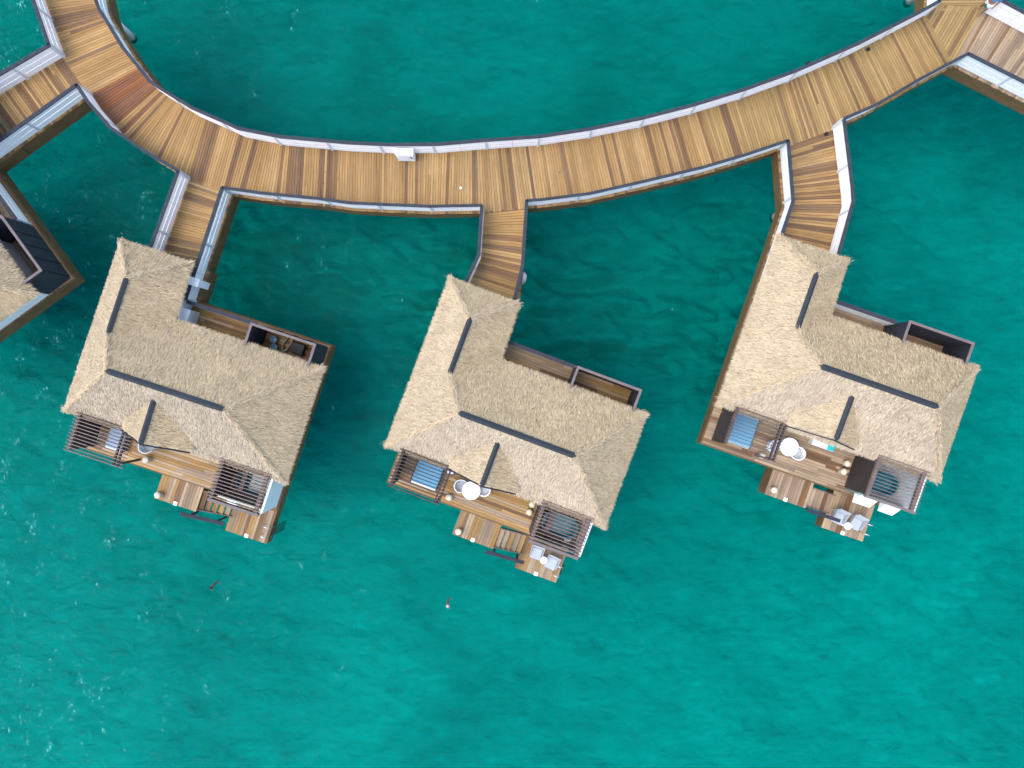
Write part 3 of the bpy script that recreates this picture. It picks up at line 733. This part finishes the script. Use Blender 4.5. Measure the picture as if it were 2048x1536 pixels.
    cp = bx(1.455, 1.565, -3.38, -2.2, 3.9, 3.94); bx(4.295, 4.405, -3.38, -2.2, 3.9, 3.94, cp); bx(1.455, 4.405, -3.49, -3.38, 3.9, 3.94, cp); obj('wall_cap', cp, M['cap'], en)
    for u in (2.2, 2.9, 3.6): obj('batten', bx(u, u + .05, -3.50, -3.471, DECK + .01, 3.89), M['dark'], en)
    # pergola over the day bed and its lattice screen
    sm = {0: 'slat', 1: 'slat', 2: 'slatdark', 3: 'slatgrey'}[i]
    pg = bx(-4.28, -4.16, 2.25, 4.05, 3.84, 3.98); pg = obj('pergola', pg, M[sm], V)
    for u in (-2.22, -2.05): obj('beam', bx(u - .035, u + .035, 2.25, 4.12, 3.84, 3.98), M['slatdark'], pg)
    u1 = -1.72 if i == 1 else -1.98
    for k in range(13):
        v = 2.30 + k * 0.1485
        o = obj('slat', bx(-4.36, u1, v - .015, v + .015, 3.981, 4.07), M[sm], pg)
    m_ = bx(-4.25, -4.17, 4.0, 4.08, DECK + .004, 3.84); obj('post', m_, M['darkwood'], pg); obj('post', bx(-2.17, -2.09, 4.02, 4.10, DECK + .004, 3.84), M['darkwood'], pg)
    sc = MB()
    for k in range(15): z = DECK + 0.08 + k * 0.12; bx(-4.27, -4.21, 2.2, 4.0, z, z + 0.085, sc)
    for k in range(13): v = 2.22 + k * 0.145; bx(-4.21, -4.18, v, v + 0.05, DECK + .01, 3.83, sc)
    obj('lattice_screen', sc, M['darkwood'], V)
    # open-air bath: pergola, screens, tub, shutters
    p2 = obj('pergola', bx(2.12, 2.26, 2.3, 4.12, 3.86, 4.0), M['slat'], V); obj('beam', bx(4.10, 4.26, 2.3, 4.12, 3.84, 4.0), M['slat'], p2)
    obj('beam', bx(2.10, 4.34, 4.13, 4.25, 3.84, 4.05), M['cap'], p2)
    for k in range(12):
        v = 2.38 + k * 0.1485; obj('slat', bx(2.05, 4.36, v - .015, v + .015, 4.001, 4.09), M['slat' if i != 3 else 'cap'], p2)
    sc = MB()
    for k in range(22): z = DECK + 0.05 + k * 0.085; bx(2.13, 2.17, 2.25, 4.10, z, z + 0.065, sc)
    for v in (2.3, 3.2, 4.02): bx(2.171, 2.24, v, v + .08, DECK + .004, 3.86, sc)
    obj('lattice_screen', sc, M['darkwood'], V)
    bf = bx(2.26, 4.33, 2.25, 4.12, DECK + .006, DECK + .03); obj('bath_floor', bf, M['stone'] if i == 3 else M['slat'], V)
    fw = bx(2.2, 4.33, 4.145, 4.205, DECK + .03, 3.2); fw = obj('wall', fw, M['glass'], V)
    for u in (2.9, 3.6): obj('mullion', bx(u, u + .05, 4.12, 4.144, DECK + .03, 3.2), M['darkwood'], fw)
    tub = MB(); c = np.array([3.32, -3.38]); n_ = 32
    def rr(ax, ay, z, p=3.2):
        return [(c[0] + ax * math.copysign(abs(math.cos(a)) ** (2 / p), math.cos(a)), c[1] + ay * math.copysign(abs(math.sin(a)) ** (2 / p), math.sin(a)), z) for a in [2 * math.pi * k / n_ for k in range(n_)]]
    rings = [rr(.80, .47, DECK + .031), rr(.82, .49, DECK + .55), rr(.76, .43, DECK + .55), rr(.70, .37, DECK + .22)]
    vs = [p for q in rings for p in q]; fs = [(k * n_ + j, k * n_ + (j + 1) % n_, (k + 1) * n_ + (j + 1) % n_, (k + 1) * n_ + j) for k in range(3) for j in range(n_)] + [tuple(3 * n_ + j for j in range(n_))]
    tub.add(vs, fs); obj('bathtub', tub, M['teal'], V, False)
    obj('tub_shelf', bx(2.72, 2.92, 2.92, 3.84, DECK + .552, DECK + .58), M['slat'], V)
    if i in (1, 3):
        op = 0.40
        for u0, u1_ in (((2.42, 3.22), (3.62, 4.30)) if i == 3 else ((2.50, 2.95),)):
            m_ = MB(); a = np.array([0, -4.22, 3.05]); b = np.array([0, -4.22 - op, 2.55]); t_ = np.array([0, -.03, .02])
            q0 = [(u0, *a[1:]), (u1_, *a[1:]), (u1_, *b[1:]), (u0, *b[1:])]; q1 = [(p[0], p[1] + .025, p[2] + .035) for p in q0]
            m_.add(q0 + q1, [(0, 1, 2, 3), (7, 6, 5, 4), (0, 4, 5, 1), (1, 5, 6, 2), (2, 6, 7, 3), (3, 7, 4, 0)])
            sh = obj('shutter', m_, M['white'], V)
            for ue in (u0, u1_ - .03):
                m_ = MB(); m_.add([(ue, -4.21, 3.04), (ue, -4.21 - op, 2.54), (ue, -4.21, 2.5), (ue + .03, -4.21, 3.04), (ue + .03, -4.21 - op, 2.54), (ue + .03, -4.21, 2.5)], [(0, 1, 2), (5, 4, 3), (0, 3, 4, 1), (1, 4, 5, 2), (2, 5, 3, 0)])
                obj('side_cheek', m_, M['white'], sh)
    return V

VLAB = {0: 'thatched villa cut off by the left edge of the photo, below the upper left spur',
        1: 'left of the three whole thatched villas, with an empty swim platform and cluttered shower yard',
        2: 'middle thatched villa, hanging lowest, its roof the palest cream',
        3: 'right thatched villa with a bare lattice pergola frame and weathered grey terrace'}
for i in range(4): build_villa(i, VLAB[i])

# ------------------------------------------------------------------ furniture on the terraces
def at(i, u, v, z): p = vw(i, u, v); return (p[0], p[1], z)
def rot(i, a=0.0): return -math.radians(VIL[i]['th']) + a

def daybed(i, u0, u1, mat, label):
    t = thing('day_bed', label, 'day bed', at(i, (u0 + u1) / 2, 3.05, DECK + .004), rot(i), 'day beds under the terrace pergolas'); w = (u1 - u0) / 2
    m_ = MB(); m_.box(-w - .06, w + .06, -.84, .9, 0.12, 0.24)
    fr = obj('frame', m_, M['darkwood'], t)
    for x in (-w, w - .06):
        for y_ in (-.8, .8): q = MB(); q.box(x, x + .06, y_ - .03, y_ + .03, 0, .12); obj('leg', q, M['darkwood'], t)
    m_ = MB(); m_.box(-w, w, -.80, .86, 0.242, 0.40); obj('mattress', m_, M[mat], t, bevel=0.04)
    m_ = MB(); m_.box(-w, w + .05, .55, .9, 0.402, 0.52); obj('bolster', m_, M[mat], t, bevel=0.05)
    m_ = MB(); m_.box(-w + .02, w - .02, -.87, -.803, 0.25, 0.38); obj('towel', m_, M['linen'], t, bevel=0.02)
    return t
daybed(1, -3.63, -2.82, 'greyblue', 'grey blue day bed under the left villa\'s pergola')
daybed(2, -3.62, -2.43, 'blue', 'light blue day bed under the middle villa\'s pergola')
daybed(3, -3.76, -2.62, 'blue', 'light blue day bed on the right villa\'s weathered terrace')

def tablem(r, hgt):
    a = MB(); a.lathe([(r * .97, hgt - .035), (r, hgt - .02), (r, hgt - .006), (r * .985, hgt)], n=40)
    b = MB(); b.lathe([(.045, .03), (.035, hgt - .035)], n=14)
    c = MB(); c.lathe([(r * .55, 0), (r * .55, .02), (.06, .035)], n=28); return a, b, c
def round_table(i, u, v, label, r=0.41, hgt=0.74, z=DECK + .004, grp='round white tables', name='dining_table'):
    t = thing(name, label, 'table', at(i, u, v, z), 0, grp); a, b, c = tablem(r, hgt)
    obj('tabletop', a, M['furn'], t); obj('pedestal', b, M['furn'], t, True); obj('foot', c, M['furn'], t); return t
round_table(2, -0.93, 3.28, 'round white dining table on the middle villa\'s terrace')
round_table(3, -1.10, 3.24, 'round white dining table on the right villa\'s grey terrace')
round_table(1, -1.42, 2.72, 'round white dining table half hidden under the left villa\'s gable')

def make_chair():
    t = thing('dining_chair', '', 'chair', (0, 0, 0), 0, 'white round backed dining chairs')
    m_ = MB(); m_.lathe([(0.20, .425), (0.235, .44), (0.235, .46), (0.21, .47)], n=24); obj('seat', m_, M['sling'], t)
    m_ = MB(); pts = []; n_ = 18; ins = []
    vs = []; fs = []
    for k in range(n_ + 1):
        a = math.radians(-125 + 250 * k / n_); ca, sa = math.cos(a), math.sin(a); e = abs(k / n_ - .5) * 2
        hz = 0.80 - 0.17 * e ** 2
        for rr_, z in ((0.25, .46), (0.285, .46), (0.305, hz), (0.268, hz)): vs.append((rr_ * ca, rr_ * sa, z))
    for k in range(n_):
        for j in range(4): fs.append((k * 4 + j, k * 4 + (j + 1) % 4, (k + 1) * 4 + (j + 1) % 4, (k + 1) * 4 + j))
    fs += [(0, 1, 2, 3), tuple(n_ * 4 + j for j in (3, 2, 1, 0))]
    m_.add(vs, [f[::-1] for f in fs]); obj('backrest', m_, M['furn'], t)
    for sx_, sy_ in ((1, 1), (1, -1), (-1, 1), (-1, -1)):
        m_ = MB(); m_.tube([(.15 * sx_, .15 * sy_, .43), (.20 * sx_, .20 * sy_, 0)], [.018, .013], 8); obj('leg', m_, M['furn'], t, True)
    return t
ch = make_chair()
def place(o, i, u, v, z, ang, label): o.location = at(i, u, v, z); o.rotation_euler = (0, 0, ang); o['label'] = label
# backrest opens towards -x: local +x is the back of the chair
place(ch, 2, -1.43, 3.27, DECK + .004, rot(2, math.pi), 'white round backed chair left of the middle villa\'s dining table')
c2 = copy_tree(ch); place(c2, 2, -0.42, 3.06, DECK + .004, rot(2, 0.4), 'white chair right of the middle villa\'s table, partly under the gable tip')
c3 = copy_tree(ch); place(c3, 3, -0.62, 3.38, DECK + .004, rot(3, -0.25), 'white round backed chair at the lower right of the right villa\'s table')
c4 = copy_tree(ch); place(c4, 3, -1.68, 3.44, DECK + .004, rot(3, math.pi), 'white chair behind the dark pergola beams left of the right villa\'s table')
c5 = copy_tree(ch); place(c5, 1, -1.72, 3.25, DECK + .004, rot(1, math.pi + .6), 'pale chair beside the left villa\'s table, at the pergola\'s right end')

def make_bollard():
    m_ = MB(); prof = [(0.13, 0)]
    for k in range(9):
        z = 0.02 + k * 0.03; prof += [(0.150, z), (0.142, z + .022)]
    prof += [(0.135, 0.30), (0.10, 0.335), (0.05, 0.35), (0.012, 0.352)]
    m_.lathe(prof, n=24); o = obj('bollard', m_, M['cream'], None, True, category='bollard', group='squat cream rope bollards'); return o
BL = [(1, -1.75, 3.92, 2.004, 'cream bollard at the edge of the left villa\'s terrace, beside the pergola'),
      (1, -0.86, 5.34, 1.754, 'cream bollard on the outer corner of the left villa\'s landing'),
      (2, -1.76, 4.0, 2.004, 'cream bollard at the right end of the middle villa\'s day bed pergola'),
      (2, -0.82, 5.35, 1.754, 'cream bollard on the outer corner of the middle villa\'s landing'),
      (2, 1.87, 3.36, 2.004, 'front one of the two cream bollards by the middle villa\'s bath screen'),
      (2, 1.87, 2.98, 2.004, 'cream bollard tucked under the thatch edge by the middle villa\'s bath screen'),
      (3, -1.93, 3.98, 2.004, 'pale bollard seen through the dark pergola beams of the right villa'),
      (3, -0.80, 5.28, 1.754, 'cream bollard on the outer corner of the right villa\'s landing'),
      (3, 1.79, 3.46, 2.004, 'front one of the two cream bollards by the right villa\'s dark bath screen'),
      (3, 1.82, 3.06, 2.004, 'rear one of the two cream bollards by the right villa\'s dark bath screen')]
b0 = make_bollard()
for k, (i, u, v, z, lab) in enumerate(BL):
    o = b0 if k == 0 else b0.copy()
    if k: COL.objects.link(o)
    o.location = at(i, u, v, z); o.rotation_euler = (0, 0, k * 0.7); o['label'] = lab

def make_lounge():
    t = thing('lounge_chair', '', 'lounge chair', (0, 0, 0), 0, 'grey white lounge chairs on the swim platforms')
    m_ = MB(); m_.add([(-.25, -.30, .36), (.25, -.30, .36), (.25, .20, .30), (-.25, .20, .30), (-.25, -.30, .39), (.25, -.30, .39), (.25, .20, .335), (-.25, .20, .335)],
                      [(3, 2, 1, 0), (4, 5, 6, 7), (0, 1, 5, 4), (1, 2, 6, 5), (2, 3, 7, 6), (3, 0, 4, 7)]); obj('seat', m_, M['sling'], t, bevel=.01)
    m_ = MB(); m_.add([(-.25, .203, .30), (.25, .203, .30), (.27, .36, .76), (-.27, .36, .76), (-.25, .24, .30), (.25, .24, .30), (.27, .395, .75), (-.27, .395, .75)],
                      [(0, 1, 2, 3), (7, 6, 5, 4), (0, 4, 5, 1), (1, 5, 6, 2), (2, 6, 7, 3), (3, 7, 4, 0)]); obj('backrest', m_, M['sling'], t, bevel=.01)
    for s_ in (-1, 1):
        m_ = MB(); q = [(.27 * s_, -.22, .37), (.27 * s_, .24, .31), (.285 * s_, .36, .62), (.28 * s_, -.18, .52)]; w_ = [(x + .02 * s_, y_, z) for x, y_, z in q]
        m_.add(q + w_, [(0, 1, 2, 3), (7, 6, 5, 4), (0, 4, 5, 1), (1, 5, 6, 2), (2, 6, 7, 3), (3, 7, 4, 0)]); obj('armrest', m_, M['sling'], t)
        for y_ in (-.25, .2): m_ = MB(); m_.bar((.23 * s_, y_, .34), (.25 * s_, y_ * 1.1, 0), .03, .03, (0, 1, 0)); obj('leg', m_, M['post'], t)
    return t
lc = make_lounge(); PZ = 1.058
place(lc, 2, 2.90, 5.13, PZ, rot(2, 0.04), 'left grey white lounge chair on the middle villa\'s swim platform')
l2 = copy_tree(lc); place(l2, 2, 3.72, 5.32, PZ, rot(2, -0.1), 'right grey white lounge chair on the middle villa\'s swim platform, near the ladder')
l3 = copy_tree(lc); place(l3, 3, 2.66, 5.50, PZ, rot(3, -0.12), 'left grey lounge chair on the right villa\'s swim platform, under the end of the handrail')
l4 = copy_tree(lc); place(l4, 3, 3.52, 5.48, PZ, rot(3, -0.18), 'right grey lounge chair on the right villa\'s swim platform, near the ladder')
round_table(2, 3.33, 5.33, 'small round white side table between the lounge chairs of the middle villa', .17, .46, PZ, name='side_table')
round_table(3, 3.16, 5.74, 'small round white side table between the lounge chairs of the right villa', .17, .46, PZ, name='side_table')

def pillow(i, u, v, z, label, w=.22, d=.16, name='pillow', cat='pillow', mat='linen', hgt=.1):
    m_ = MB(); m_.box(-w, w, -d, d, 0, hgt); o = obj(name, m_, M[mat], None, label=label, category=cat); o.location = at(i, u, v, z); o.rotation_euler = (0, 0, rot(i, .3))
    b = o.modifiers.new('soft', 'BEVEL'); b.width = hgt * .45; b.segments = 3; return o
pillow(2, -2.1, 2.86, DECK + .2, 'small white cushion seen between the pergola slats right of the middle villa\'s day bed', .15, .12)
m_ = MB(); m_.box(-.2, .2, -.16, .16, 0, .195); o = obj('stool', m_, M['darkwood'], None, label='low dark stool under the white cushion beside the middle villa\'s day bed', category='stool'); o.location = at(2, -2.1, 2.86, DECK + .004); o.rotation_euler = (0, 0, rot(2, .3))
for i, u, v in ((1, 3.95, 3.93), (2, 3.93, 3.93), (3, 4.22, 3.6)):
    lab = {1: 'folded white towel in the left villa\'s open air bath', 2: 'folded white towel in the middle villa\'s open air bath', 3: 'folded white towel on pale gravel in the right villa\'s open air bath'}[i]
    pillow(i, u, v, DECK + .031, lab, .16, .11, 'folded_towel', 'towel', 'linen', .14)
t = thing('bench', 'white bench with turquoise cushion half under the right villa\'s gable', 'bench', at(3, 0.42, 2.62, DECK + .004), rot(3))
m_ = MB(); m_.box(-.5, .5, -.17, .17, .40, .44); obj('seat', m_, M['furn'], t)
m_ = MB(); m_.box(.2, .5, -.16, .16, .442, .52); obj('cushion', m_, M['turq'], t, bevel=.02)
for x in (-.44, .44): m_ = MB(); m_.box(x - .03, x + .03, -.14, .14, 0, .398); obj('leg', m_, M['furn'], t)

# left villa: grey boxes by the corridor, clutter in the shower yard
t = thing('utility_box', 'pale grey utility box on the railing at the foot of the left villa\'s spur', 'utility box', (*W(386, 563, 3.1), DECK + .004), rot(1))
m_ = MB(); m_.box(-.24, .24, -.16, .16, 0.0, 1.08); bd = obj('body', m_, M['wall_white'], t, bevel=.01)
m_ = MB(); m_.box(-.26, .26, -.18, .18, 1.083, 1.11); obj('lid', m_, M['wall_white'], t)
t = thing('cabinet', 'pale blue cabinet against the wing wall in the left villa\'s back corridor', 'cabinet', (*W(364, 629, 3.0), DECK + .004), rot(1))
m_ = MB(); m_.box(-.27, .27, -.28, .28, 0.0, .98); obj('body', m_, M['wall_white'], t, bevel=.01)
m_ = MB(); m_.box(-.29, .29, -.30, .30, .982, 1.0); obj('top', m_, M['wall_white'], t)
m_ = MB(); m_.box(.272, .29, -.25, .25, .08, .9); obj('door', m_, M['post'], t)
for k, (px, py) in enumerate(((546.9, 679), (547.3, 694.5))):
    m_ = MB(); m_.lathe([(.11, 0), (.15, .30), (.16, .305), (.145, .31), (.135, .28), (.10, .04), (.02, .035)], n=24)
    o = obj('bucket', m_, M['basin'], None, True, label=('pale blue bucket in the left villa\'s shower yard, nearer the water side wall', 'pale blue bucket in the left villa\'s shower yard, nearer the thatch')[k], category='bucket', group='buckets in the shower yard')
    o.location = (*W(px, py, 2.3), DECK + .004)
def coil(label, px, py, mat, a, b, n_, z0, seed, r=.018):
    rg = random.Random(seed); pts = []
    for k in range(n_ * 14):
        t_ = k / 14 * 2 * math.pi; j = rg.uniform(.85, 1.1); pts.append((a * j * math.cos(t_) + rg.uniform(-.02, .02), b * j * math.sin(t_), z0 + .02 + k * .0012))
    m_ = MB(); m_.tube(pts, r, 6); o = obj('rope_coil', m_, M[mat], None, True, label=label, category='rope', group='rope coils in the shower yard')
    o.location = (*W(px, py, 2.2), DECK + .004); o.rotation_euler = (0, 0, rot(1, 1.35)); return o
coil('long heap of grey rope in the middle of the left villa\'s shower yard', 574, 687, 'rope', .40, .15, 9, 0, 3)
coil('tangle of faded pink rope in the corner of the left villa\'s shower yard', 607, 712, 'pink', .22, .2, 7, 0, 4, .014)
m_ = MB(); m_.box(-.3, .3, -.25, .25, 0, .35); o = obj('crate', m_, M['black'], None, bevel=.03, label='black crate between the rope heaps in the left villa\'s shower yard', category='crate'); o.location = (*W(594, 697, 2.35), DECK + .004); o.rotation_euler = (0, 0, rot(1))

# ------------------------------------------------------------------ things on the boardwalk
cb = W(808, 300.5, 2.9)
t = thing('hose_cabinet', 'white cabinet with a dark red mark against the railing at the middle of the boardwalk', 'cabinet', (cb[0], cb[1] - .06, DECK + .004), math.radians(-1))
m_ = MB(); m_.box(-.385, .385, -.13, .14, 0, .87); bd = obj('body', m_, M['white'], t, bevel=.008)
m_ = MB(); m_.box(-.40, .40, -.15, .15, .873, .91); obj('lid', m_, M['furn'], t, bevel=.006)
m_ = MB(); m_.box(-.34, .12, -.148, -.132, .08, .80); obj('door', m_, M['wall_white'], t)
m_ = MB(); m_.box(.16, .36, -.146, -.132, .22, .72); sg = obj('sign_plate', m_, M['furn'], t)
m_ = MB(); q = [(.19, .66), (.19, .60), (.23, .55), (.24, .46), (.25, .38), (.33, .38), (.33, .46), (.30, .58), (.25, .655)]
m_.add([(x, -.149, z) for x, z in q] + [(x, -.146, z) for x, z in q], [tuple(range(9)), tuple(range(9, 18))[::-1]] + [(k, 9 + k, 9 + (k + 1) % 9, (k + 1) % 9) for k in range(9)])
obj('red_mark', m_, M['maroon'], sg)
for px, py, lab in ((1736, 99, 'small black floor fixture at the foot of the long outer railing'), (1652, 268, 'small black floor fixture at the mouth of the right villa\'s spur')):
    m_ = MB(); m_.lathe([(.085, 0), (.085, .05), (.07, .08), (.03, .085)], n=16); o = obj('floor_fixture', m_, M['black'], None, label=lab, category='floor fixture', group='black floor fixtures'); o.location = (*W(px, py, 2.0), DECK + .004)
m_ = MB(); m_.lathe([(.02, -.12), (.12, -.08), (.15, .02), (.12, .11), (.04, .16), (.03, .22)], n=18)
o = obj('buoy', m_, M['black'], None, True, label='small black buoy floating just outside the long outer railing', category='buoy'); o.location = (*W(1617, 128, .1), .02)
m_ = MB(); m_.add([(-.06, -.03, 0), (.05, -.05, 0), (.06, .04, .03), (-.02, .05, .06), (0, 0, .05)], [(0, 1, 4), (1, 2, 4), (2, 3, 4), (3, 0, 4), (3, 2, 1, 0)])
o = obj('paper_scrap', m_, M['linen'], None, label='crumpled white paper scrap lying on the boardwalk boards', category='litter'); o.location = (*W(921, 376, 2), DECK + .004)

# ------------------------------------------------------------------ people
def skin_body(name, pts, edges, rad, mat, parent):
    me = bpy.data.meshes.new(name); me.from_pydata(pts, edges, []); me.materials.append(mat)
    o = link(name, me, parent); sk = o.modifiers.new('skin', 'SKIN'); sk.use_smooth_shade = True
    for k, r_ in enumerate(rad): me.skin_vertices[0].data[k].radius = (r_ if isinstance(r_, tuple) else (r_, r_))
    me.skin_vertices[0].data[0].use_root = True
    s_ = o.modifiers.new('sub', 'SUBSURF'); s_.levels = 2; s_.render_levels = 2; return o
def person_upright(label, loc, rz, skin, clothes=True, group=None, scale=1.0):
    t = thing('person', label, 'person', loc, rz, group); t.scale = (scale,) * 3
    pts = [(0, 0, .95), (0, 0, 1.15), (0, .01, 1.38), (0, 0, 1.50), (0, -.02, 1.60), (0, -.02, 1.70),          # pelvis, waist, chest, neck, head
           (.10, 0, .90), (.12, -.05, .50), (.12, .06, .09), (.12, -.12, .04),                              # left leg
           (-.10, 0, .90), (-.11, .06, .50), (-.11, .22, .12), (-.11, .10, .05),                             # right leg, stepping
           (.18, .01, 1.42), (.24, .05, 1.14), (.25, -.10, .93), (.25, -.16, .86),                            # arms
           (-.18, .01, 1.42), (-.24, -.04, 1.14), (-.25, -.16, .93), (-.25, -.22, .87)]
    ed = [(0, 1), (1, 2), (2, 3), (3, 4), (4, 5), (0, 6), (6, 7), (7, 8), (8, 9), (0, 10), (10, 11), (11, 12), (12, 13), (2, 14), (14, 15), (15, 16), (16, 17), (2, 18), (18, 19), (19, 20), (20, 21)]
    rad = [(.15, .11), (.13, .095), (.16, .11), .055, .085, .075, .085, .058, .042, .035, .085, .058, .042, .035, .055, .042, .032, .035, .055, .042, .032, .035]
    skin_body('body', pts, ed, rad, skin, t)
    m_ = MB(); m_.lathe([(.095, 1.62), (.10, 1.68), (.085, 1.74), (.04, 1.785)], 0, .0, 16); obj('hair', m_, M['hair'], t, True)
    if clothes:
        skin_body('shirt', [(0, 0, 1.02), (0, 0, 1.2), (0, .01, 1.39), (.19, .01, 1.40), (.235, .04, 1.22), (-.19, .01, 1.40), (-.235, -.02, 1.22)], [(0, 1), (1, 2), (2, 3), (3, 4), (2, 5), (5, 6)], [(.17, .13), (.155, .12), (.18, .13), .075, .062, .075, .062], M['shirt'], t)
        skin_body('shorts', [(0, 0, .98), (.10, 0, .88), (.12, -.03, .62), (-.10, 0, .88), (-.115, .045, .62)], [(0, 1), (1, 2), (0, 3), (3, 4)], [(.175, .13), .11, .09, .11, .09], M['shorts'], t)
    return t
pf = W(1953, 25, 2.0)
person_upright('person in blue shirt and white shorts walking at the top right corner', (pf[0] + .03, pf[1] - .02, DECK + .004), math.radians(-50), M['skin'])
def swimmer(label, px, py, rz, skin, treading=False, capm='hair', capn='hair'):
    p = W(px, py, .1); t = thing('person', label, 'person', (p[0], p[1], 0), rz, 'swimmers in the open water')
    pts = [(0, -.30, -.75), (0, -.18, -.45), (0, -.06, -.16), (0, .0, .02), (0, .05, .12), (0, .06, .17), (.09, -.34, -.9), (.10, -.5, -1.3), (.1, -.7, -1.65), (-.09, -.34, -.9), (-.12, -.4, -1.35), (-.1, -.65, -1.7),
           (.19, -.06, -.06), (.34, .05, -.12), (.36, .25, -.10), (.36, .32, -.09), (-.19, -.06, -.06), (-.36, .0, -.2), (-.42, .16, -.2), (-.43, .22, -.2)]
    if treading: pts = [(x * (0.75 if k > 11 else 1), y_ * (0.12 if 5 < k < 12 or k < 3 else 0.8), (z * 0.5 if 5 < k < 12 or k < 2 else z) - (0.2 if k > 11 else 0.12 if k < 3 or k > 5 else 0.04)) for k, (x, y_, z) in enumerate(pts)]
    ed = [(0, 1), (1, 2), (2, 3), (3, 4), (4, 5), (0, 6), (6, 7), (7, 8), (0, 9), (9, 10), (10, 11), (2, 12), (12, 13), (13, 14), (14, 15), (2, 16), (16, 17), (17, 18), (18, 19)]
    skin_body('body', pts, ed, [(.15, .1), (.14, .1), (.17, .11), .06, .088, .08, .085, .06, .04, .085, .06, .04, .055, .042, .035, .032, .055, .042, .035, .032], skin, t)
    m_ = MB(); m_.lathe([(.09, .15), (.095, .20), (.075, .25), (.03, .275)], 0, .045, 16); obj(capn, m_, M[capm], t, True); t.scale = (.8, .8, .8)
    return t
swimmer('swimmer with dark hair and arms spread, in open water below the left villa', 422, 1174, math.radians(215), M['skinpale'], True)
sw2 = swimmer('lone swimmer with pale head, below the gap between left and middle villas', 894.5, 1211, math.radians(250), M['skinpale'], True, 'skinhead', 'bathing_cap')

# ------------------------------------------------------------------ light, sky, camera
EL, AZ = math.radians(66), math.radians(-104)
w = bpy.data.worlds.new('World'); SC.world = w; w.use_nodes = True; nt = w.node_tree
sky = nt.nodes.new('ShaderNodeTexSky'); sky.sky_type = 'NISHITA'; sky.sun_disc = False; sky.sun_elevation = EL; sky.sun_rotation = AZ; sky.dust_density = 2.5; sky.air_density = 1.0
bg = nt.nodes['Background']; bg.inputs['Strength'].default_value = 0.15; nt.links.new(sky.outputs[0], bg.inputs[0])
sl = bpy.data.lights.new('sun', 'SUN'); sl.energy = 0.5; sl.angle = math.radians(60); sl.color = (1.0, 0.96, 0.90)
so = bpy.data.objects.new('sun', sl); COL.objects.link(so)
sd = Vector((math.sin(AZ) * math.cos(EL), math.cos(AZ) * math.cos(EL), math.sin(EL))); so.rotation_euler = sd.to_track_quat('Z', 'Y').to_euler()
cam = bpy.data.cameras.new('camera'); cam.sensor_width = 36; cam.lens = 36 * F / 2048; cam.clip_end = 10000; cam.clip_start = 0.5
co = bpy.data.objects.new('camera', cam); COL.objects.link(co); co.location = (0, 0, H); SC.camera = co
SC.view_settings.view_transform = 'Standard'; SC.view_settings.look = 'None'; SC.view_settings.gamma = 1; SC.view_settings.exposure = 1.62

cy = SC.cycles; cy.max_bounces = 5; cy.diffuse_bounces = 3; cy.glossy_bounces = 2; cy.transmission_bounces = 2; cy.transparent_max_bounces = 6; cy.caustics_reflective = False; cy.caustics_refractive = False
